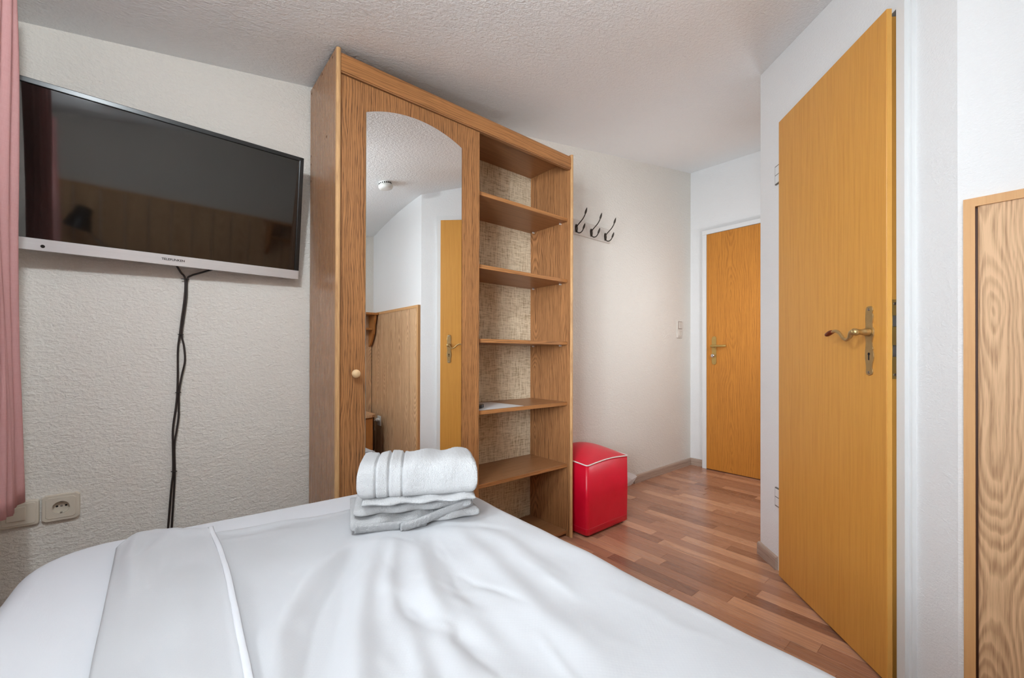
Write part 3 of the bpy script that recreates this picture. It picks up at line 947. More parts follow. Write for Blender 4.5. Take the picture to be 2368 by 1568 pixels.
# hanging cables, tied together
cb = empty('cable_bundle', (0.05, 1.828, 0.06), 'two black cables tied together and hanging down the wall from the television', 'cable')
cL = [(0.046, 1.815, 1.272), (0.060, 1.826, 1.248), (0.072, 1.829, 1.227), (0.0705, 1.829, 1.16), (0.063, 1.829, 1.086), (0.0585, 1.829, 1.036), (0.0535, 1.829, 0.983), (0.0535, 1.829, 0.899), (0.0525, 1.829, 0.838), (0.049, 1.829, 0.789), (0.0415, 1.829, 0.718), (0.0415, 1.829, 0.658), (0.0425, 1.829, 0.571), (0.038, 1.829, 0.515), (0.030, 1.829, 0.385), (0.022, 1.829, 0.22), (0.02, 1.829, 0.08)]
cR = [(0.151, 1.815, 1.270), (0.112, 1.824, 1.252), (0.089, 1.828, 1.241), (0.0775, 1.829, 1.225), (0.0755, 1.829, 1.161), (0.0680, 1.829, 1.086), (0.0635, 1.829, 1.036), (0.070, 1.829, 0.994), (0.0725, 1.829, 0.945), (0.065, 1.829, 0.899), (0.0570, 1.829, 0.838), (0.0565, 1.829, 0.761), (0.0515, 1.829, 0.711), (0.0455, 1.829, 0.655), (0.0468, 1.829, 0.571), (0.0455, 1.829, 0.514), (0.0395, 1.829, 0.383), (0.034, 1.829, 0.22), (0.03, 1.829, 0.08)]
for pts in (cL, cR):
    bm = bmesh.new(); add_tube(bm, smooth_path(pts, 5), 0.0030, 8)
    link('cord', bm_mesh(bm), M['cable'], cb, world=True, smooth=True)
for x, z, dx in ((0.0745, 1.226, -0.014), (0.0608, 1.036, 0.007), (0.0548, 0.838, 0.007), (0.0445, 0.571, 0.009)):
    bm = bmesh.new()
    add_tube(bm, [(x + 0.0075 * math.cos(a), 1.829 + 0.0048 * math.sin(a), z) for a in [2 * math.pi * k / 14 for k in range(14)]], 0.0012, 6, True)
    add_box(bm, (x + dx, 1.8265, z - 0.0012), (x, 1.8245, z + 0.0012))
    link('cable_tie', bm_mesh(bm), M['black'], cb, world=True)


# ------------------------------------------------------------------ wall sockets and switches
def plate_frame(bm, x0, x1, z0, z1, y, t):
    add_prism(bm, rrect(x0, x1, z0, z1, 0.006, 4), (y - t, y), 'y', 0.004)


def socket_insert(parent, xc, zc, y, mat, s=1.0, world=True):
    bm = bmesh.new()
    add_lathe(bm, [(0.0220 * s, y), (0.0220 * s, y - 0.0015), (0.0195 * s, y - 0.0015), (0.0188 * s, y + 0.0085), (0.0001, y + 0.0085)], (xc, 0, zc), 'y', 28)
    o = link('socket_well', bm_mesh(bm), mat, parent, world=world)
    return o


ps = empty('power_socket', (-0.2185, YB, 0.510), 'cream power socket with round well low on the wall beside the curtain', 'socket')
x0, x1, z0, z1 = -0.2575, -0.1785, 0.4715, 0.5495
YS = 1.8275


def ring_frame(bm, x0, x1, z0, z1, xc, zc, r, y0, y1, n=32):
    """square plate with a round opening."""
    outer, inner, back_ = [], [], []
    for k in range(n):
        a = 2 * math.pi * (k + 0.5) / n
        c, s = math.cos(a), math.sin(a)
        tt = min((abs((x1 - x0) / 2 / c) if abs(c) > 1e-6 else 9), (abs((z1 - z0) / 2 / s) if abs(s) > 1e-6 else 9))
        tt = min(tt, 0.0525 * (x1 - x0) / 0.079)
        mx, mz = (x0 + x1) / 2, (z0 + z1) / 2
        outer.append((mx + tt * c, mz + tt * s)); inner.append((xc + r * c, zc + r * s))
    V = lambda pts, y: [bm.verts.new((p[0], y, p[1])) for p in pts]
    sh = lambda pts, f: [((x0 + x1) / 2 + (p[0] - (x0 + x1) / 2) * f, (z0 + z1) / 2 + (p[1] - (z0 + z1) / 2) * f) for p in pts]
    L = [V(outer, y1), V(outer, y0 + 0.004), V(sh(outer, 0.96), y0), V(sh(outer, 0.80), y0), V(sh(outer, 0.77), y0 - 0.0015), V(inner, y0 - 0.0015), V(inner, y1 - 0.0003)]
    for A, B in zip(L[:-1], L[1:]):
        for k in range(n):
            bm.faces.new((A[k], A[(k + 1) % n], B[(k + 1) % n], B[k]))
    bm.faces.new(L[-1])


bm = bmesh.new(); ring_frame(bm, x0, x1, z0, z1, -0.218, 0.5105, 0.0185, YS, YB)
link('socket_frame', bm_mesh(bm), M['cream_pl'], ps, world=True)
well = None
for dx in (-0.0095, 0.0095):
    bm = bmesh.new(); add_lathe(bm, [(0.0028, YB - 0.0008), (0.0028, YB - 0.0003)], (-0.218 + dx, 0, 0.5125), 'y', 12)
    link('contact_hole', bm_mesh(bm), M['dark'], ps, world=True)
bm = bmesh.new(); add_lathe(bm, [(0.0030, YB - 0.0010), (0.0022, YB - 0.0004)], (-0.218, 0, 0.5125), 'y', 12)
link('centre_screw', bm_mesh(bm), M['steel'], ps, world=True)
for dz in (-0.0165, 0.0165):
    bm = bmesh.new(); add_box(bm, (-0.2205, YB - 0.009, 0.5105 + dz - 0.0018), (-0.2155, YB - 0.001, 0.5105 + dz + 0.0018), 0.0005)
    link('earth_clip', bm_mesh(bm), M['steel'], ps, world=True)

wp = empty('wall_plate', (-0.301, YB, 0.508), 'cream switch plate half hidden by the pink curtain hem', 'switch')
bm = bmesh.new(); add_prism(bm, rrect(-0.3405, -0.2620, 0.4715, 0.5450, 0.008, 4), (YS, YB), 'y', 0.004)
add_prism(bm, rrect(-0.334, -0.2685, 0.478, 0.5385, 0.006, 4), (YS - 0.002, YS + 0.001), 'y', 0.0015)
link('plate_frame', bm_mesh(bm), M['cream_pl'], wp, world=True)
link('rocker', box_mesh((-0.325, YS - 0.0055, 0.4905), (-0.2865, YS - 0.0018, 0.531), 0.002), M['cream_pl'], wp, world=True)

sw = empty('switch_socket', (3.432, YB, 1.193), 'white combined light switch and socket beside the hall corner', 'switch')
bm = bmesh.new(); add_prism(bm, rrect(3.392, 3.472, 1.120, 1.266, 0.006, 4), (1.826, YB), 'y', 0.003)
link('double_frame', bm_mesh(bm), M['grey_pl'], sw, world=True)
link('rocker_gap', box_mesh((3.4015, 1.8245, 1.1975), (3.4625, 1.8262, 1.2595)), M['plug'], sw, world=True)
link('rocker', box_mesh((3.404, 1.820, 1.200), (3.460, 1.826, 1.257), 0.002), M['grey_pl'], sw, world=True)
bm = bmesh.new(); ring_frame(bm, 3.403, 3.461, 1.130, 1.190, 3.432, 1.160, 0.0195, 1.8235, 1.8275)
so = link('socket_insert', bm_mesh(bm), M['grey_pl'], sw, world=True)
for dx in (-0.0095, 0.0095):
    bm = bmesh.new(); add_lathe(bm, [(0.0030, 1.8270), (0.0030, 1.8262)], (3.432 + dx, 0, 1.160), 'y', 12)
    link('contact_hole', bm_mesh(bm), M['dark'], so, world=True)

# ------------------------------------------------------------------ coat rack with iron hooks
cr_ = empty('coat_rack', (2.20, YB, 1.808), 'pale painted wall board with three double iron coat hooks', 'coat rack')
link('rack_board', box_mesh((1.975, 1.8205, 1.760), (2.441, YB, 1.856), 0.003), M['cream_pl'] if False else plain('pale_grey_paint', srgb(212, 205, 197), 0.45, var=0.02), cr_, world=True)
bm = bmesh.new()
pts = [(0, 0.006, 0.022), (0, 0.007, 0.0), (0, 0.007, -0.022)]
add_prism(bm, [(0.010 * math.cos(a) * (1 + 0.12 * math.sin(3 * a)), 0.027 * math.sin(a)) for a in [2 * math.pi * k / 20 for k in range(20)]], (-0.0075, 0), 'y', 0.003)
up_ = smooth_path([(0, -0.004, 0.004), (0, -0.014, 0.018), (0, -0.034, 0.032), (0, -0.056, 0.048), (0, -0.073, 0.068), (0, -0.081, 0.086)], 5)
add_tube(bm, up_, 0.0033, 10)
tip_ = [(0, -0.0755, 0.074), (0, -0.079, 0.082), (0, -0.083, 0.092), (0, -0.087, 0.102), (0, -0.091, 0.112)]
add_tube(bm, tip_, [0.003, 0.0062, 0.0066, 0.0046, 0.0014], 10)
dn = smooth_path([(0, -0.004, -0.006), (0, -0.010, -0.024), (0, -0.024, -0.034), (0, -0.042, -0.034), (0, -0.056, -0.024), (0, -0.064, -0.010)], 5)
add_tube(bm, dn, 0.0033, 10)
tip2 = [(0, -0.0585, -0.019), (0, -0.063, -0.011), (0, -0.068, -0.001), (0, -0.072, 0.008), (0, -0.0755, 0.016)]
add_tube(bm, tip2, [0.003, 0.0062, 0.0066, 0.0046, 0.0014], 10)
hook_me = bm_mesh(bm, 'hook'); hook_me.materials.append(M['iron'])
for x in (2.080, 2.231, 2.383):
    h = bpy.data.objects.new('hook', hook_me); COL.objects.link(h); h.parent = cr_; h.location = Vector((x, 1.8205, 1.795)) - cr_.location

# ------------------------------------------------------------------ red ottoman
OX0, OX1, OY0, OY1 = 1.732, 2.102, 1.435, 1.806
ot = empty('ottoman', ((OX0 + OX1) / 2, (OY0 + OY1) / 2, 0), 'red leatherette cube pouf with white piping standing beside the wardrobe', 'pouf')
OCX, OCY, OH = (OX0 + OX1) / 2, (OY0 + OY1) / 2, (OX1 - OX0) / 2
R0 = 0.018


def oloop(h, r=R0, n=10, k=4):
    """closed rounded square with half size h, list of (x, y, edge parameter 0 corner .. 1 middle)"""
    pts = []
    for cx, cy, a0 in ((1, 1, 0), (-1, 1, 90), (-1, -1, 180), (1, -1, 270)):
        for i in range(k + 1):
            a = math.radians(a0 + 90 * i / k)
            pts.append((cx * (h - r) + r * math.cos(a), cy * (h - r) + r * math.sin(a)))
        nx, ny = {(1, 1): (-1, 1), (-1, 1): (-1, -1), (-1, -1): (1, -1), (1, -1): (1, 1)}[(cx, cy)]
        p0 = pts[-1]
        a = math.radians(a0 + 90)
        p1 = (nx * (h - r) + r * math.cos(a), ny * (h - r) + r * math.sin(a))
        for i in range(1, n):
            pts.append((p0[0] + (p1[0] - p0[0]) * i / n, p0[1] + (p1[1] - p0[1]) * i / n))
    out_ = []
    for x, y in pts:
        q = min(abs(x), abs(y)) / h
        out_.append((x, y, 1 - q))
    return out_


def oz(e): return 0.383 + 0.012 * min(1, e * 1.3) ** 0.8


bm = bmesh.new()
levels = [(0.012, -0.004), (0.016, 0.0), (0.05, 0.0), (0.20, 0.002), (None, 0.0)]
loops = []
for z, dh in levels:
    loops.append([bm.verts.new((OCX + x, OCY + y, z if z is not None else oz(e))) for x, y, e in oloop(OH + dh)])
for A, B in zip(loops[:-1], loops[1:]):
    for k in range(len(A)):
        bm.faces.new((A[k], A[(k + 1) % len(A)], B[(k + 1) % len(A)], B[k]))
bm.faces.new(list(reversed(loops[0]))); bm.faces.new(loops[-1])
link('body', bm_mesh(bm), M['leather'], ot, world=True, smooth=True)
bm = bmesh.new()
loops = []
base_l = oloop(OH)
for f in (0.999, 0.985, 0.95, 0.89, 0.81, 0.71, 0.59, 0.46, 0.32, 0.18, 0.06):
    hh_ = OH * f
    rad_ = R0 * f + (hh_ - R0 * f) * (1 - f ** 3) * 0.98
    edge = [e for _, _, e in base_l]
    loops.append([bm.verts.new((OCX + x, OCY + y, 0.389 + (oz(e) - 0.389) * f ** 6 + 0.064 * (1 - f ** 2.1))) for (x, y, _), e in zip(oloop(hh_, rad_), edge)])
for A, B in zip(loops[:-1], loops[1:]):
    for k in range(len(A)):
        bm.faces.new((A[k], A[(k + 1) % len(A)], B[(k + 1) % len(A)], B[k]))
bm.faces.new(loops[-1]); bm.faces.new(list(reversed(loops[0])))
link('top_cushion', bm_mesh(bm), M['leather'], ot, world=True, smooth=True)
bm = bmesh.new(); add_tube(bm, [(OCX + x * 1.004, OCY + y * 1.004, oz(e) + 0.001) for x, y, e in base_l], 0.0036, 8, True)
link('piping', bm_mesh(bm), M['piping'], ot, world=True, smooth=True)
bm = bmesh.new()
for x, y, e in oloop(OH + 0.0004, n=34):
    dxy = (0.005, 0) if abs(y) > abs(x) else (0, 0.005)
    add_box(bm, (OCX + x - dxy[0] * .5 - .0004, OCY + y - dxy[1] * .5 - .0004, 0.0475), (OCX + x + dxy[0] * .5 + .0004, OCY + y + dxy[1] * .5 + .0004, 0.0487))
link('stitching', bm_mesh(bm), plain('pale_red_thread', srgb(208, 92, 100), 0.7), ot, world=True)
for sx in (-1, 1):
    for sy in (-1, 1):
        bm = bmesh.new(); add_lathe(bm, [(0.017, 0.0), (0.020, 0.013)], (OCX + sx * (OH - 0.035), OCY + sy * (OH - 0.035), 0), 'z', 14)
        link('foot', bm_mesh(bm), M['black'], ot, world=True)

# torn wallpaper scrap behind the pouf
bm = bmesh.new()
sp_ = [(2.62, 0.004, 0.0), (2.71, 0.008, 0.0), (2.738, 0.014, 0.022), (2.782, 0.012, 0.052), (2.765, 0.008, 0.066), (2.725, 0.006, 0.084), (2.68, 0.004, 0.100), (2.62, 0.003, 0.100)]
A = [bm.verts.new((x, YB - d - 0.004, z)) for x, d, z in sp_]; B = [bm.verts.new((x, YB - d - 0.002, z)) for x, d, z in sp_]
cA = bm.verts.new((2.70, YB - 0.026, 0.045)); cB = bm.verts.new((2.70, YB - 0.022, 0.045))
for k in range(len(A)):
    j = (k + 1) % len(A)
    bm.faces.new((A[k], A[j], cA)); bm.faces.new((B[j], B[k], cB)); bm.faces.new((A[k], B[k], B[j], A[j]))
tag(link('paper_scrap', bm_mesh(bm), M['paper']), 'crumpled white paper scrap at the broken end of the baseboard behind the red pouf', 'paper')

# ------------------------------------------------------------------ bed
BYAW = math.radians(-2.9)
bed = empty('bed', (0.785, 1.345, 0), 'single bed with a white fitted sheet on its mattress', 'bed', rot=(0, 0, BYAW))
BW, BL, BZ = 1.0, 2.02, 0.528      # local: x -BW..0, y -BL..0


def rounded_stack(prof, w_, l_, rad, nc=8):
    bm = bmesh.new(); loops = []
    for z, ins in prof:
        r = max(rad - ins, 0.02)
        x0, x1, y0, y1 = -w_ + ins, -ins, -l_ + ins, -ins
        pts = rrect(x0, x1, y0, y1, r, nc)
        # the foot end bows a little
        loops.append([bm.verts.new((x, y + (0.022 * math.sin(math.pi * (x + w_) / w_) if y > -0.3 else 0), z)) for x, y in pts])
    for A, B in zip(loops[:-1], loops[1:]):
        for k in range(len(A)):
            bm.faces.new((A[k], A[(k + 1) % len(A)], B[(k + 1) % len(A)], B[k]))
    bm.faces.new(list(reversed(loops[0]))); bm.faces.new(loops[-1])
    return bm_mesh(bm)


mp = [(0.30, 0.012), (0.33, 0.0), (0.45, -0.002), (0.485, 0.002)]
for k in range(1, 8):
    a = math.pi / 2 * k / 7
    mp.append((0.485 + (BZ - 0.485) * math.sin(a), 0.002 + 0.045 * (1 - math.cos(a))))
mp += [(BZ + 0.001, 0.10), (BZ + 0.002, 0.25)]
link('mattress', rounded_stack(mp, BW, BL, 0.13), M['sheet'], bed, smooth=True)
link('bed_base', rounded_stack([(0.10, 0.01), (0.105, 0.004), (0.295, 0.004), (0.30, 0.01)], BW, BL, 0.06), M['upholstery'], bed, smooth=False)
for x in (-BW + 0.08, -0.08):
    for y in (-BL + 0.1, -0.1):
        bm = bmesh.new(); add_lathe(bm, [(0.02, 0), (0.028, 0.10)], (x, y, 0), 'z', 14); link('leg', bm_mesh(bm), M['black'], bed)
link('headboard', box_mesh((-BW - 0.02, -BL - 0.125, 0.0), (0.02, -BL - 0.015, 0.86), 0.006), M['furn'], bed)

# loose top sheet with folds, spread over the mattress
FAR = [(-0.09, 1.255), (-0.066, 1.285), (-0.045, 1.315), (0.0, 1.328), (0.047, 1.290), (0.10, 1.236), (0.16, 1.226), (0.23, 1.216), (0.415, 1.192), (0.60, 1.172), (0.80, 1.150), (1.2, 1.12)]
HEM = [(0.40, 0.084), (0.639, 0.096), (0.756, 0.100), (0.918, 0.106), (1.07, 0.108), (1.25, 0.101)]
RIDGES = [
    ([(0.345, 0.97), (0.239, 0.879), (0.175, 0.784), (0.136, 0.715), (0.115, 0.60), (0.10, 0.42)], 0.020, 0.010),
    ([(0.330, 0.93), (0.255, 0.80), (0.205, 0.70), (0.165, 0.60), (0.13, 0.48)], 0.018, -0.008),
    ([(0.38, 0.93), (0.30, 0.78), (0.245, 0.67), (0.20, 0.55), (0.17, 0.40)], 0.020, 0.009),
    ([(0.417, 0.908), (0.335, 0.758), (0.30, 0.66)], 0.013, 0.006),
    ([(0.45, 0.866), (0.393, 0.73), (0.353, 0.604), (0.31, 0.46)], 0.018, 0.007),
    ([(0.328, 0.70), (0.349, 0.577), (0.370, 0.45)], 0.020, -0.007),
    ([(0.50, 0.88), (0.455, 0.72), (0.42, 0.58), (0.40, 0.42)], 0.020, -0.005),
    ([(0.56, 0.87), (0.53, 0.70), (0.49, 0.52), (0.47, 0.38)], 0.022, 0.005),
    ([(0.62, 0.88), (0.61, 0.72), (0.58, 0.52)], 0.022, 0.004),
    ([(0.30, 0.62), (0.27, 0.50), (0.25, 0.38)], 0.016, 0.006),
    ([(-0.03, 1.30), (-0.045, 1.16), (-0.03, 1.00)], 0.012, 0.007),
    ([(0.03, 1.28), (-0.02, 1.15), (-0.02, 1.02)], 0.014, 0.006),
    ([(0.02, 1.10), (0.03, 0.90), (0.02, 0.70)], 0.022, 0.004),
    ([(0.12, 1.225), (0.22, 1.205), (0.36, 1.19)], 0.008, 0.005),
    ([(0.10, 1.20), (0.06, 1.245), (0.0, 1.29)], 0.010, 0.004),
    ([(0.10, 1.17), (0.17, 1.165), (0.24, 1.15)], 0.012, 0.003),
    ([(0.66, 0.80), (0.70, 0.60), (0.68, 0.40)], 0.03, 0.003),
]
fx = np.array([p[0] for p in FAR]); fy = np.array([p[1] for p in FAR])
hy = np.array([p[0] for p in HEM]); hx = np.array([p[1] for p in HEM])


def seg_field(X, Y, pts):
    """distance to a polyline and taper along it."""
    best = np.full(X.shape, 9.0); tap = np.zeros(X.shape)
    tot = len(pts) - 1
    for i in range(tot):
        ax, ay = pts[i]; bx, by = pts[i + 1]
        dx, dy = bx - ax, by - ay
        t = np.clip(((X - ax) * dx + (Y - ay) * dy) / (dx * dx + dy * dy), 0, 1)
        d = np.hypot(X - ax - t * dx, Y - ay - t * dy)
        u = (i + t) / tot
        tp = np.sin(np.pi * np.clip(0.12 + 0.78 * u, 0, 1))
        m_ = d < best
        best = np.where(m_, d, best); tap = np.where(m_, tp, tap)
    return best, tap


NU, NV = 240, 230
LEFT0 = -0.068
rows_v, verts, faces = [], [], []
U = np.linspace(0, 1, NU + 1); Vv = np.linspace(0, 1, NV + 1)
UU, VV = np.meshgrid(U, Vv, indexing='ij')
ex, ey = math.cos(BYAW), math.sin(BYAW)
Y = -0.45 + VV * 1.0
# right edge of the mattress at each depth
xe = 0.785 - 0.0507 * (1.345 - (-0.45 + VV * 1.62))
ARC = 0.045
total = (0.745 - LEFT0) + ARC * math.pi / 2 + 0.20
S = UU * total
Xflat = LEFT0 + S
yfar = np.interp(np.clip(Xflat, -0.09, 1.0), fx, fy)
Y = -0.45 + (yfar + 0.45) * VV
xe = 0.785 + 0.002 - 0.0507 * (1.345 - Y)
start = xe - ARC
over = np.clip(Xflat - start, 0, None)
ang = np.clip(over / ARC, 0, math.pi / 2)
drop = np.clip(over - ARC * math.pi / 2, 0, None)
X = np.where(over > 0, start + ARC * np.sin(ang), Xflat)
top = BZ + 0.006
Z = top - ARC * (1 - np.cos(ang)) - drop
flatness = (over <= 0).astype(float) * 1.0 + (over > 0) * np.clip(1 - over / 0.05, 0, 1)
H = np.zeros_like(X)
for pts, wd_, hh in RIDGES:
    d, tp = seg_field(Xflat, Y, pts)
    H += 1.45 * hh * np.exp(-(d / (wd_ * 1.2)) ** 2) * tp
rng = np.random.RandomState(4)
for k in range(14):
    a = rng.uniform(0, math.pi); fr = rng.uniform(14, 46)
    H += 0.0007 * np.sin(fr * (Xflat * math.cos(a) + Y * math.sin(a)) + rng.uniform(0, 6))
for k in range(46):
    cx_, cy_ = rng.uniform(0.14, 0.66), rng.uniform(0.28, 0.92)
    dirx, diry = cx_ - 0.50, cy_ - 1.08
    a = math.atan2(diry, dirx) + rng.normal(0, 0.45)
    ln = rng.uniform(0.03, 0.09)
    p0 = (cx_ - ln * math.cos(a), cy_ - ln * math.sin(a)); p1 = (cx_ + rng.normal(0, .008), cy_ + rng.normal(0, .008)); p2 = (cx_ + ln * math.cos(a), cy_ + ln * math.sin(a))
    d, tp = seg_field(Xflat, Y, [p0, p1, p2])
    H += rng.uniform(-0.0026, 0.0026) * np.exp(-(d / rng.uniform(0.007, 0.015)) ** 2) * tp
# folded-back flap on the left: a second layer that ends at the hem line
hemx = np.interp(Y, hy, hx)
stp = 1 / (1 + np.exp((Xflat - hemx) / 0.0022))
H += 0.010 * stp
H += 0.0035 * np.exp(-((Xflat - hemx + 0.007) / 0.006) ** 2)
# left border rolls down to the mattress, far border has a soft turned edge
lb = np.clip((Xflat - LEFT0) / 0.03, 0, 1)
H += 0.010 * lb ** 0.5 - 0.010
fb = np.clip((yfar - Y) / 0.02, 0, 1)
H += 0.006 * (np.sqrt(fb) - 1)
H += 0.003 * np.exp(-((yfar - Y - 0.012) / 0.01) ** 2)
Z = Z + np.where(over > 0.06, 0.35, 1.0) * H * flatness + 0.004
Xo = X + (1 - flatness) * H * 0.4
verts = np.stack([Xo, Y, np.maximum(Z, np.where(over > 0, 0.2, BZ + 0.0035))], -1).reshape(-1, 3)
idx = np.arange((NU + 1) * (NV + 1)).reshape(NU + 1, NV + 1)
faces = np.stack([idx[:-1, :-1], idx[1:, :-1], idx[1:, 1:], idx[:-1, 1:]], -1).reshape(-1, 4)
me = bpy.data.meshes.new('top_sheet'); me.from_pydata(verts.tolist(), [], faces.tolist())
ts = link('top_sheet', me, M['duvet'], smooth=True)
tag(ts, 'wrinkled white top sheet with a folded back flap spread over the bed', 'sheet')
sd = ts.modifiers.new('thickness', 'SOLIDIFY'); sd.thickness = 0.003; sd.offset = -1
# stitched hem along the flap edge
bm = bmesh.new()
yy = np.linspace(-0.3, 1.228, 60)
hp = []
for y in yy:
    x = float(np.interp(y, hy, hx))
    i = int(np.argmin(np.abs((LEFT0 + U * total) - (x - 0.006)))); j = int(np.argmin(np.abs(Y[i] - y)))
    hp.append((x - 0.0035, y, float(Z[i, j]) + 0.0005))
add_tube(bm, hp, 0.0052, 8, flat=((0, 0, 1), 0.32))
link('hem', bm_mesh(bm), M['sheet'], ts, smooth=True)


# ------------------------------------------------------------------ towels
def cushion(bm, w_, d_, h_, z0, rng, rad=0.5, nx=120, nc=56, groove=(), ends=0.02, wav=0.003, sag=0.0, lean=0.0):
    """folded terry: rounded section in (y, z) swept along x with soft ends and optional woven bands."""
    rings = []
    ph = [rng.uniform(0, 6) for _ in range(6)]
    for i in range(nx + 1):
        t = i / nx
        # ends taper quickly
        q = min(t, 1 - t) * w_
        e = math.sqrt(max(0.0, 1 - (1 - min(1, q / ends)) ** 2)) if q < ends else 1.0
        e = 0.55 + 0.45 * e
        x = -w_ / 2 + t * w_
        g = 0.0
        for gx, gw, gd in groove:
            g += gd * math.exp(-((t - gx) / gw) ** 2)
        ring = []
        for k in range(nc):
            a = 2 * math.pi * k / nc
            ca, sa = math.cos(a), math.sin(a)
            p = 2.0 / (2.0 + rad * 3.0)
            yy_ = math.copysign(abs(ca) ** p, ca); zz = math.copysign(abs(sa) ** p, sa)
            wob = wav * (math.sin(7 * t * 3 + ph[0] + a) + math.sin(11 * t * 2 + 2 * a + ph[1]) * 0.7 + math.sin(23 * t + 3 * a + ph[2]) * 0.5)
            hh = h_ / 2
            y = yy_ * (d_ / 2 * (1 - 0.05 * (1 - e)) - g + wob)
            z = zz * (hh * e - g * (1 if zz > 0 else 0) + (wob if zz > -0.3 else 0))
            zc = z0 + hh + z
            if zz < -0.3: zc = max(zc, z0)
            if zz > -0.3:
                fz = rng.uniform(-1, 1) * 0.0007
                zc += fz; y += fz * ca
            zc -= sag * (1 - math.sin(math.pi * t)) * (1 if zz > 0 else 0)
            ring.append(bm.verts.new((x, y + lean * (zc - z0), zc)))
        rings.append(ring)
    for A, B in zip(rings[:-1], rings[1:]):
        for k in range(nc):
            bm.faces.new((A[k], A[(k + 1) % nc], B[(k + 1) % nc], B[k]))
    bm.faces.new(rings[0]); bm.faces.new(list(reversed(rings[-1])))


rg = random.Random(3)
TZ = BZ + 0.010
# lower towel: wide, with ribbed woven borders on its front fold
lt = empty('folded_towel', (0.535, 1.055, TZ), 'lower folded white towel with ribbed borders under the rolled towel on the bed', 'towel', rot=(0, 0, math.radians(-19)))
bm = bmesh.new(); cushion(bm, 0.318, 0.215, 0.035, 0.0, rg, 0.5, wav=0.0034)
link('bottom_fold', bm_mesh(bm), M['terry'], lt, smooth=True)
bm = bmesh.new(); cushion(bm, 0.288, 0.205, 0.031, 0.031, rg, 0.4, wav=0.0036)
o = link('middle_fold', bm_mesh(bm), M['terry'], lt, smooth=True); o.rotation_euler = (0, 0, math.radians(-5))


def ribbed(bm, path, h, n, t=0.0035):
    """upright or leaning woven border with close ribs; path: centre line points, h: vector across."""
    P = smooth_path(path, n)
    rows = []
    for i, p in enumerate(P):
        r = 0.0020 * (1 if i % 2 == 0 else -1)
        hv = Vector(h)
        rows.append([p - hv * 0.5, p - hv * 0.2 + Vector((0, -0.002 + r, 0)), p + hv * 0.2 + Vector((0, -0.002 + r, 0)), p + hv * 0.5])
    V0 = [[bm.verts.new(q) for q in row] for row in rows]
    V1 = [[bm.verts.new(q + Vector((0, t, 0))) for q in row] for row in rows]
    for A, B, C_, D_ in zip(V0[:-1], V0[1:], V1[:-1], V1[1:]):
        for k in range(3):
            bm.faces.new((A[k], B[k], B[k + 1], A[k + 1])); bm.faces.new((C_[k], C_[k + 1], D_[k + 1], D_[k]))
        bm.faces.new((A[0], C_[0], D_[0], B[0])); bm.faces.new((A[3], B[3], D_[3], C_[3]))
    bm.faces.new([V0[0][k] for k in range(4)] + [V1[0][k] for k in (3, 2, 1, 0)])
    bm.faces.new([V0[-1][k] for k in (3, 2, 1, 0)] + [V1[-1][k] for k in range(4)])


bm = bmesh.new(); ribbed(bm, [(-0.15, -0.104, 0.014), (-0.10, -0.112, 0.014), (-0.03, -0.114, 0.012), (0.02, -0.113, 0.012)], (0, -0.014, 0.026), 9)
tag(link('ribbed_border', bm_mesh(bm), M['terry'], lt, smooth=True), 'ribbed woven end border of the lower towel')
bm = bmesh.new(); ribbed(bm, [(-0.045, -0.121, 0.008), (0.0, -0.122, 0.017), (0.05, -0.117, 0.029), (0.10, -0.112, 0.039), (0.142, -0.106, 0.047)], (0, -0.012, 0.026), 9)
tag(link('ribbed_border', bm_mesh(bm), M['terry'], lt, smooth=True), 'second ribbed border running up across the front')
# upper towel: thick fold over two thin inner layers
ut = empty('rolled_towel', (0.528, 1.005, TZ + 0.064), 'thick rolled white towel with three woven bands on top of the towel pile', 'towel', rot=(0, 0, math.radians(-28)))
bm = bmesh.new(); cushion(bm, 0.292, 0.160, 0.094, 0.010, rg, 0.62, groove=((0.15, 0.008, 0.007), (0.255, 0.008, 0.008), (0.365, 0.007, 0.007)), ends=0.018, wav=0.0016, lean=0.12)
link('outer_roll', bm_mesh(bm), M['terry'], ut, smooth=True)
bm = bmesh.new(); cushion(bm, 0.272, 0.166, 0.020, -0.002, rg, 0.1, wav=0.0022, ends=0.014)
o = link('inner_fold', bm_mesh(bm), M['terry'], ut, smooth=True); o.location = (0.004, -0.004, 0)


# ------------------------------------------------------------------ curtains
def curtain(name, y_of, x_of, z0, z1, n, label, hem=None):
    bm = bmesh.new()
    NZ = 30
    g = []
    for i in range(n + 1):
        t = i / n
        col = []
        for j in range(NZ + 1):
            v = j / NZ
            zb = z0 + (0.006 * math.sin(t * 21))
            z = zb + (z1 - zb) * v
            col.append(bm.verts.new((x_of(t, v), y_of(t, v), z)))
        g.append(col)
    for i in range(n):
        for j in range(NZ):
            bm.faces.new((g[i][j], g[i + 1][j], g[i + 1][j + 1], g[i][j + 1]))
    o = link(name, bm_mesh(bm), M['curtain'], smooth=True)
    sd_ = o.modifiers.new('thickness', 'SOLIDIFY'); sd_.thickness = 0.002
    tag(o, label, 'curtain')
    return o


def cy(t, v):
    e0, e1 = 1.02, 1.664 - 0.108 * v
    return e0 + (e1 - e0) * t


def cx(t, v):
    a = 2 * math.pi * t * 9.0
    amp = 0.015 + 0.006 * math.sin(5 * t + 1)
    return -0.275 + amp * math.sin(a) + 0.005 * math.sin(2.3 * a + 4 * v) + 0.004 * math.sin(7 * v + 9 * t)


curtain('curtain', cy, cx, 0.588, 1.895, 220, 'dusty pink curtain hanging at the left beside the television')
curtain('curtain', lambda t, v: -0.52 + 0.22 * t - 0.02 * v, lambda t, v: -0.295 + 0.016 * math.sin(2 * math.pi * t * 4.5) + 0.004 * math.sin(6 * v), 0.90, 1.72, 110,
        'second pink curtain at the head of the bed, mirrored in the television')

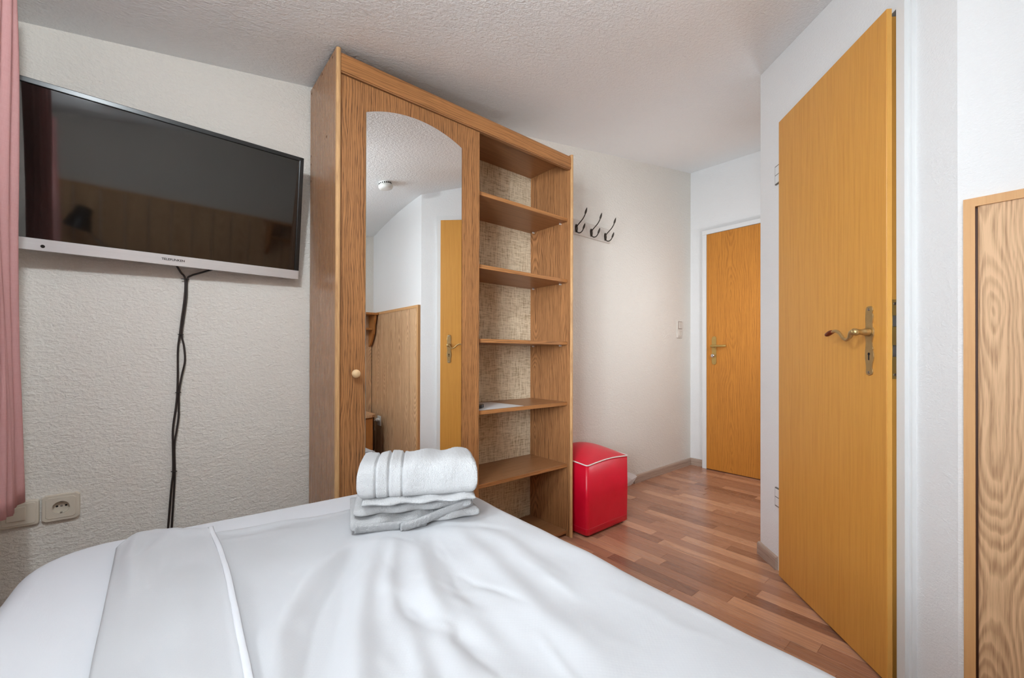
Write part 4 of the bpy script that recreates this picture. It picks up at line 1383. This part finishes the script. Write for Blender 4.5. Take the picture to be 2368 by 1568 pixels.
# ------------------------------------------------------------------ things seen in the mirror and the screen; added pendants
sm = empty('smoke_detector', (1.187, 0.255, ceil_z(1.187, 0.255)), 'round white smoke detector on the ceiling, seen in the wardrobe mirror', 'smoke detector')
bm = bmesh.new(); add_lathe(bm, [(0.040, 0.002), (0.040, -0.014), (0.036, -0.016)], (0, 0, 0), 'z', 28)
link('base_ring', bm_mesh(bm), M['white_pl'], sm)
bm = bmesh.new()
for k in range(18):
    a = 2 * math.pi * k / 18
    add_box(bm, (0.038 * math.cos(a) - .004, 0.038 * math.sin(a) - .004, -0.013), (0.038 * math.cos(a) + .004, 0.038 * math.sin(a) + .004, -0.006))
link('vent_slots', bm_mesh(bm), M['black'], sm)
bm = bmesh.new(); add_lathe(bm, [(0.034, -0.014), (0.047, -0.019), (0.048, -0.032), (0.044, -0.042), (0.03, -0.047), (0.004, -0.048)], (0, 0, 0), 'z', 28)
link('cover', bm_mesh(bm), M['white_pl'], sm, smooth=True)
sm.rotation_euler = (0.02, -0.169, 0)

cz_ = ceil_z(-0.14, 0.62)  # unseen pendant, added to go with the fill light over the bed
cl_ = empty('room_fill_pendant', (-0.14, 0.62, cz_), 'small added pendant for the fill light over the bed, outside the view', 'lamp')
bm = bmesh.new(); add_lathe(bm, [(0.04, 0.004), (0.04, -0.018), (0.012, -0.024), (0.004, -0.03), (0.004, 1.905 - cz_)], (0, 0, 0), 'z', 24); link('cord', bm_mesh(bm), M['white_pl'], cl_)
bm = bmesh.new(); add_lathe(bm, [(0.010, 1.908 - cz_), (0.016, 1.905 - cz_), (0.016, 1.892 - cz_)], (0, 0, 0), 'z', 16); link('fill_pendant_cap', bm_mesh(bm), M['white_pl'], cl_)

ns = empty('nightstand', (1.19, -0.64, 0), 'small wooden nightstand with a dark body by the panelled corner, seen in the mirror', 'nightstand')
bm = bmesh.new(); add_prism(bm, rrect(0.955, 1.435, -0.832, -0.45, 0.06, 6), (0.440, 0.462), 'z', 0.006); link('top', bm_mesh(bm), M['board'], ns, world=True)
nb_ = link('body', box_mesh((0.985, -0.825, 0.06), (1.405, -0.475, 0.440), 0.003), M['furn'], ns, world=True)
link('side_edge', box_mesh((1.405, -0.825, 0.06), (1.412, -0.475, 0.440), 0.001), M['black'], ns, world=True)
link('door_front', box_mesh((0.995, -0.475, 0.07), (1.395, -0.462, 0.430), 0.002), M['furn'], ns, world=True)
for z in (0.15, 0.34):
    bm = bmesh.new(); add_tube(bm, [(1.414, -0.470, z - 0.012), (1.414, -0.470, z + 0.012)], 0.004, 8); link('hinge', bm_mesh(bm), M['steel'], ns, world=True)
for x in (1.0, 1.39):
    for y in (-0.81, -0.49):
        bm = bmesh.new(); add_lathe(bm, [(0.012, 0), (0.015, 0.06)], (x, y, 0), 'z', 10); link('leg', bm_mesh(bm), M['black'], ns, world=True)

wsf = empty('wall_shelf', (1.25, YH + 0.02, 1.05), 'honey coloured wall shelf with scalloped side panels above the nightstand, seen in the mirror', 'shelf')
YP = YH + 0.0215
sc = [(YP, 1.330), (YP + 0.145, 1.330), (YP + 0.140, 1.290), (YP + 0.120, 1.250), (YP + 0.118, 1.210), (YP + 0.105, 1.160), (YP + 0.070, 1.110), (YP + 0.035, 1.060), (YP, 1.045)]
for x0 in (1.500, 0.985):
    bm = bmesh.new(); add_prism(bm, sc, (x0, x0 + 0.018), 'x', 0.002); link('side_panel', bm_mesh(bm), M['furn'], wsf, world=True)
link('top_board', box_mesh((0.965, YP, 1.330), (1.530, YP + 0.165, 1.349), 0.004), M['furn'], wsf, world=True)
link('middle_board', box_mesh((1.003, YP, 1.196), (1.500, YP + 0.105, 1.212), 0.002), M['furn'], wsf, world=True)

os_ = empty('wall_socket', (1.5375, -0.656, 0.375), 'white wall socket on the panelling behind the nightstand, seen in the mirror', 'socket')
link('socket_frame', box_mesh((1.5375, -0.690, 0.330), (1.529, -0.622, 0.420), 0.003), M['white_pl'], os_, world=True)
bm = bmesh.new(); add_lathe(bm, [(0.020, 1.5292), (0.019, 1.5285), (0.019, 1.5280)], (0, -0.656, 0.385), 'x', 20); link('socket_well', bm_mesh(bm), M['cream_pl'], os_, world=True)
bm = bmesh.new(); add_lathe(bm, [(0.017, 1.528), (0.016, 1.505), (0.008, 1.500)], (0, -0.656, 0.385), 'x', 16)
pg = link('mains_plug', bm_mesh(bm), M['white_pl']); tag(pg, 'white mains plug with its cord hanging towards the nightstand', 'plug')
bm = bmesh.new(); add_tube(bm, smooth_path([(1.502, -0.656, 0.385), (1.478, -0.652, 0.378), (1.462, -0.645, 0.335), (1.455, -0.640, 0.24), (1.450, -0.635, 0.14), (1.435, -0.63, 0.03), (1.40, -0.63, 0.008)], 5), 0.0028, 8)
link('plug_cord', bm_mesh(bm), M['white_pl'], pg, smooth=True)

# clamp lamp on the headboard, mirrored in the television
dl = empty('desk_lamp', (-0.02, -0.735, 0.86), 'black jointed reading lamp on the headboard, mirrored in the television', 'lamp')
bm = bmesh.new(); add_lathe(bm, [(0.055, 0.0), (0.055, 0.012), (0.045, 0.022), (0.012, 0.026), (0.010, 0.045)], (0, 0, 0), 'z', 24); link('lamp_base', bm_mesh(bm), M['black'], dl)
bm = bmesh.new(); add_tube(bm, [(0, 0, 0.04), (-0.005, 0, 0.06), (-0.085, 0.01, 0.125)], 0.006, 10); link('lower_arm', bm_mesh(bm), M['chrome'], dl)
bm = bmesh.new(); add_lathe(bm, [(0.012, -0.012), (0.013, 0.0), (0.012, 0.012)], (-0.085, 0.01, 0.125), 'y', 14); link('joint', bm_mesh(bm), M['chrome'], dl)
bm = bmesh.new(); add_tube(bm, [(-0.085, 0.01, 0.125), (-0.135, 0.012, 0.20)], 0.006, 10); link('upper_arm', bm_mesh(bm), M['chrome'], dl)
bm = bmesh.new()
c0, c1 = Vector((-0.140, 0.012, 0.345)), Vector((-0.185, 0.015, 0.195)); ax_ = (c1 - c0)
add_tube(bm, [c0, c0 + ax_ * 0.05, c0 + ax_ * 0.45, c0 + ax_ * 0.5, c1], [0.030, 0.042, 0.050, 0.058, 0.076], 24)
link('lamp_shade', bm_mesh(bm), M['black'], dl, smooth=False)

hz = ceil_z(2.86, 0.92)  # pendant added for the hall fill, kept out of view
hl = empty('hall_fill_pendant', (2.86, 0.92, hz), 'small added pendant for the hall fill light, unseen behind the corner of the diagonal wall', 'lamp')
bm = bmesh.new(); add_lathe(bm, [(0.04, 0.0), (0.04, -0.02), (0.01, -0.03), (0.004, -0.035), (0.004, 1.46 - hz)], (0, 0, 0), 'z', 16); link('cord', bm_mesh(bm), M['white_pl'], hl)
bm = bmesh.new(); add_lathe(bm, [(0.02, 1.46 - hz), (0.045, 1.45 - hz), (0.055, 1.46 - hz)], (0, 0, 0), 'z', 24); link('fill_pendant_cap', bm_mesh(bm), M['white_pl'], hl)
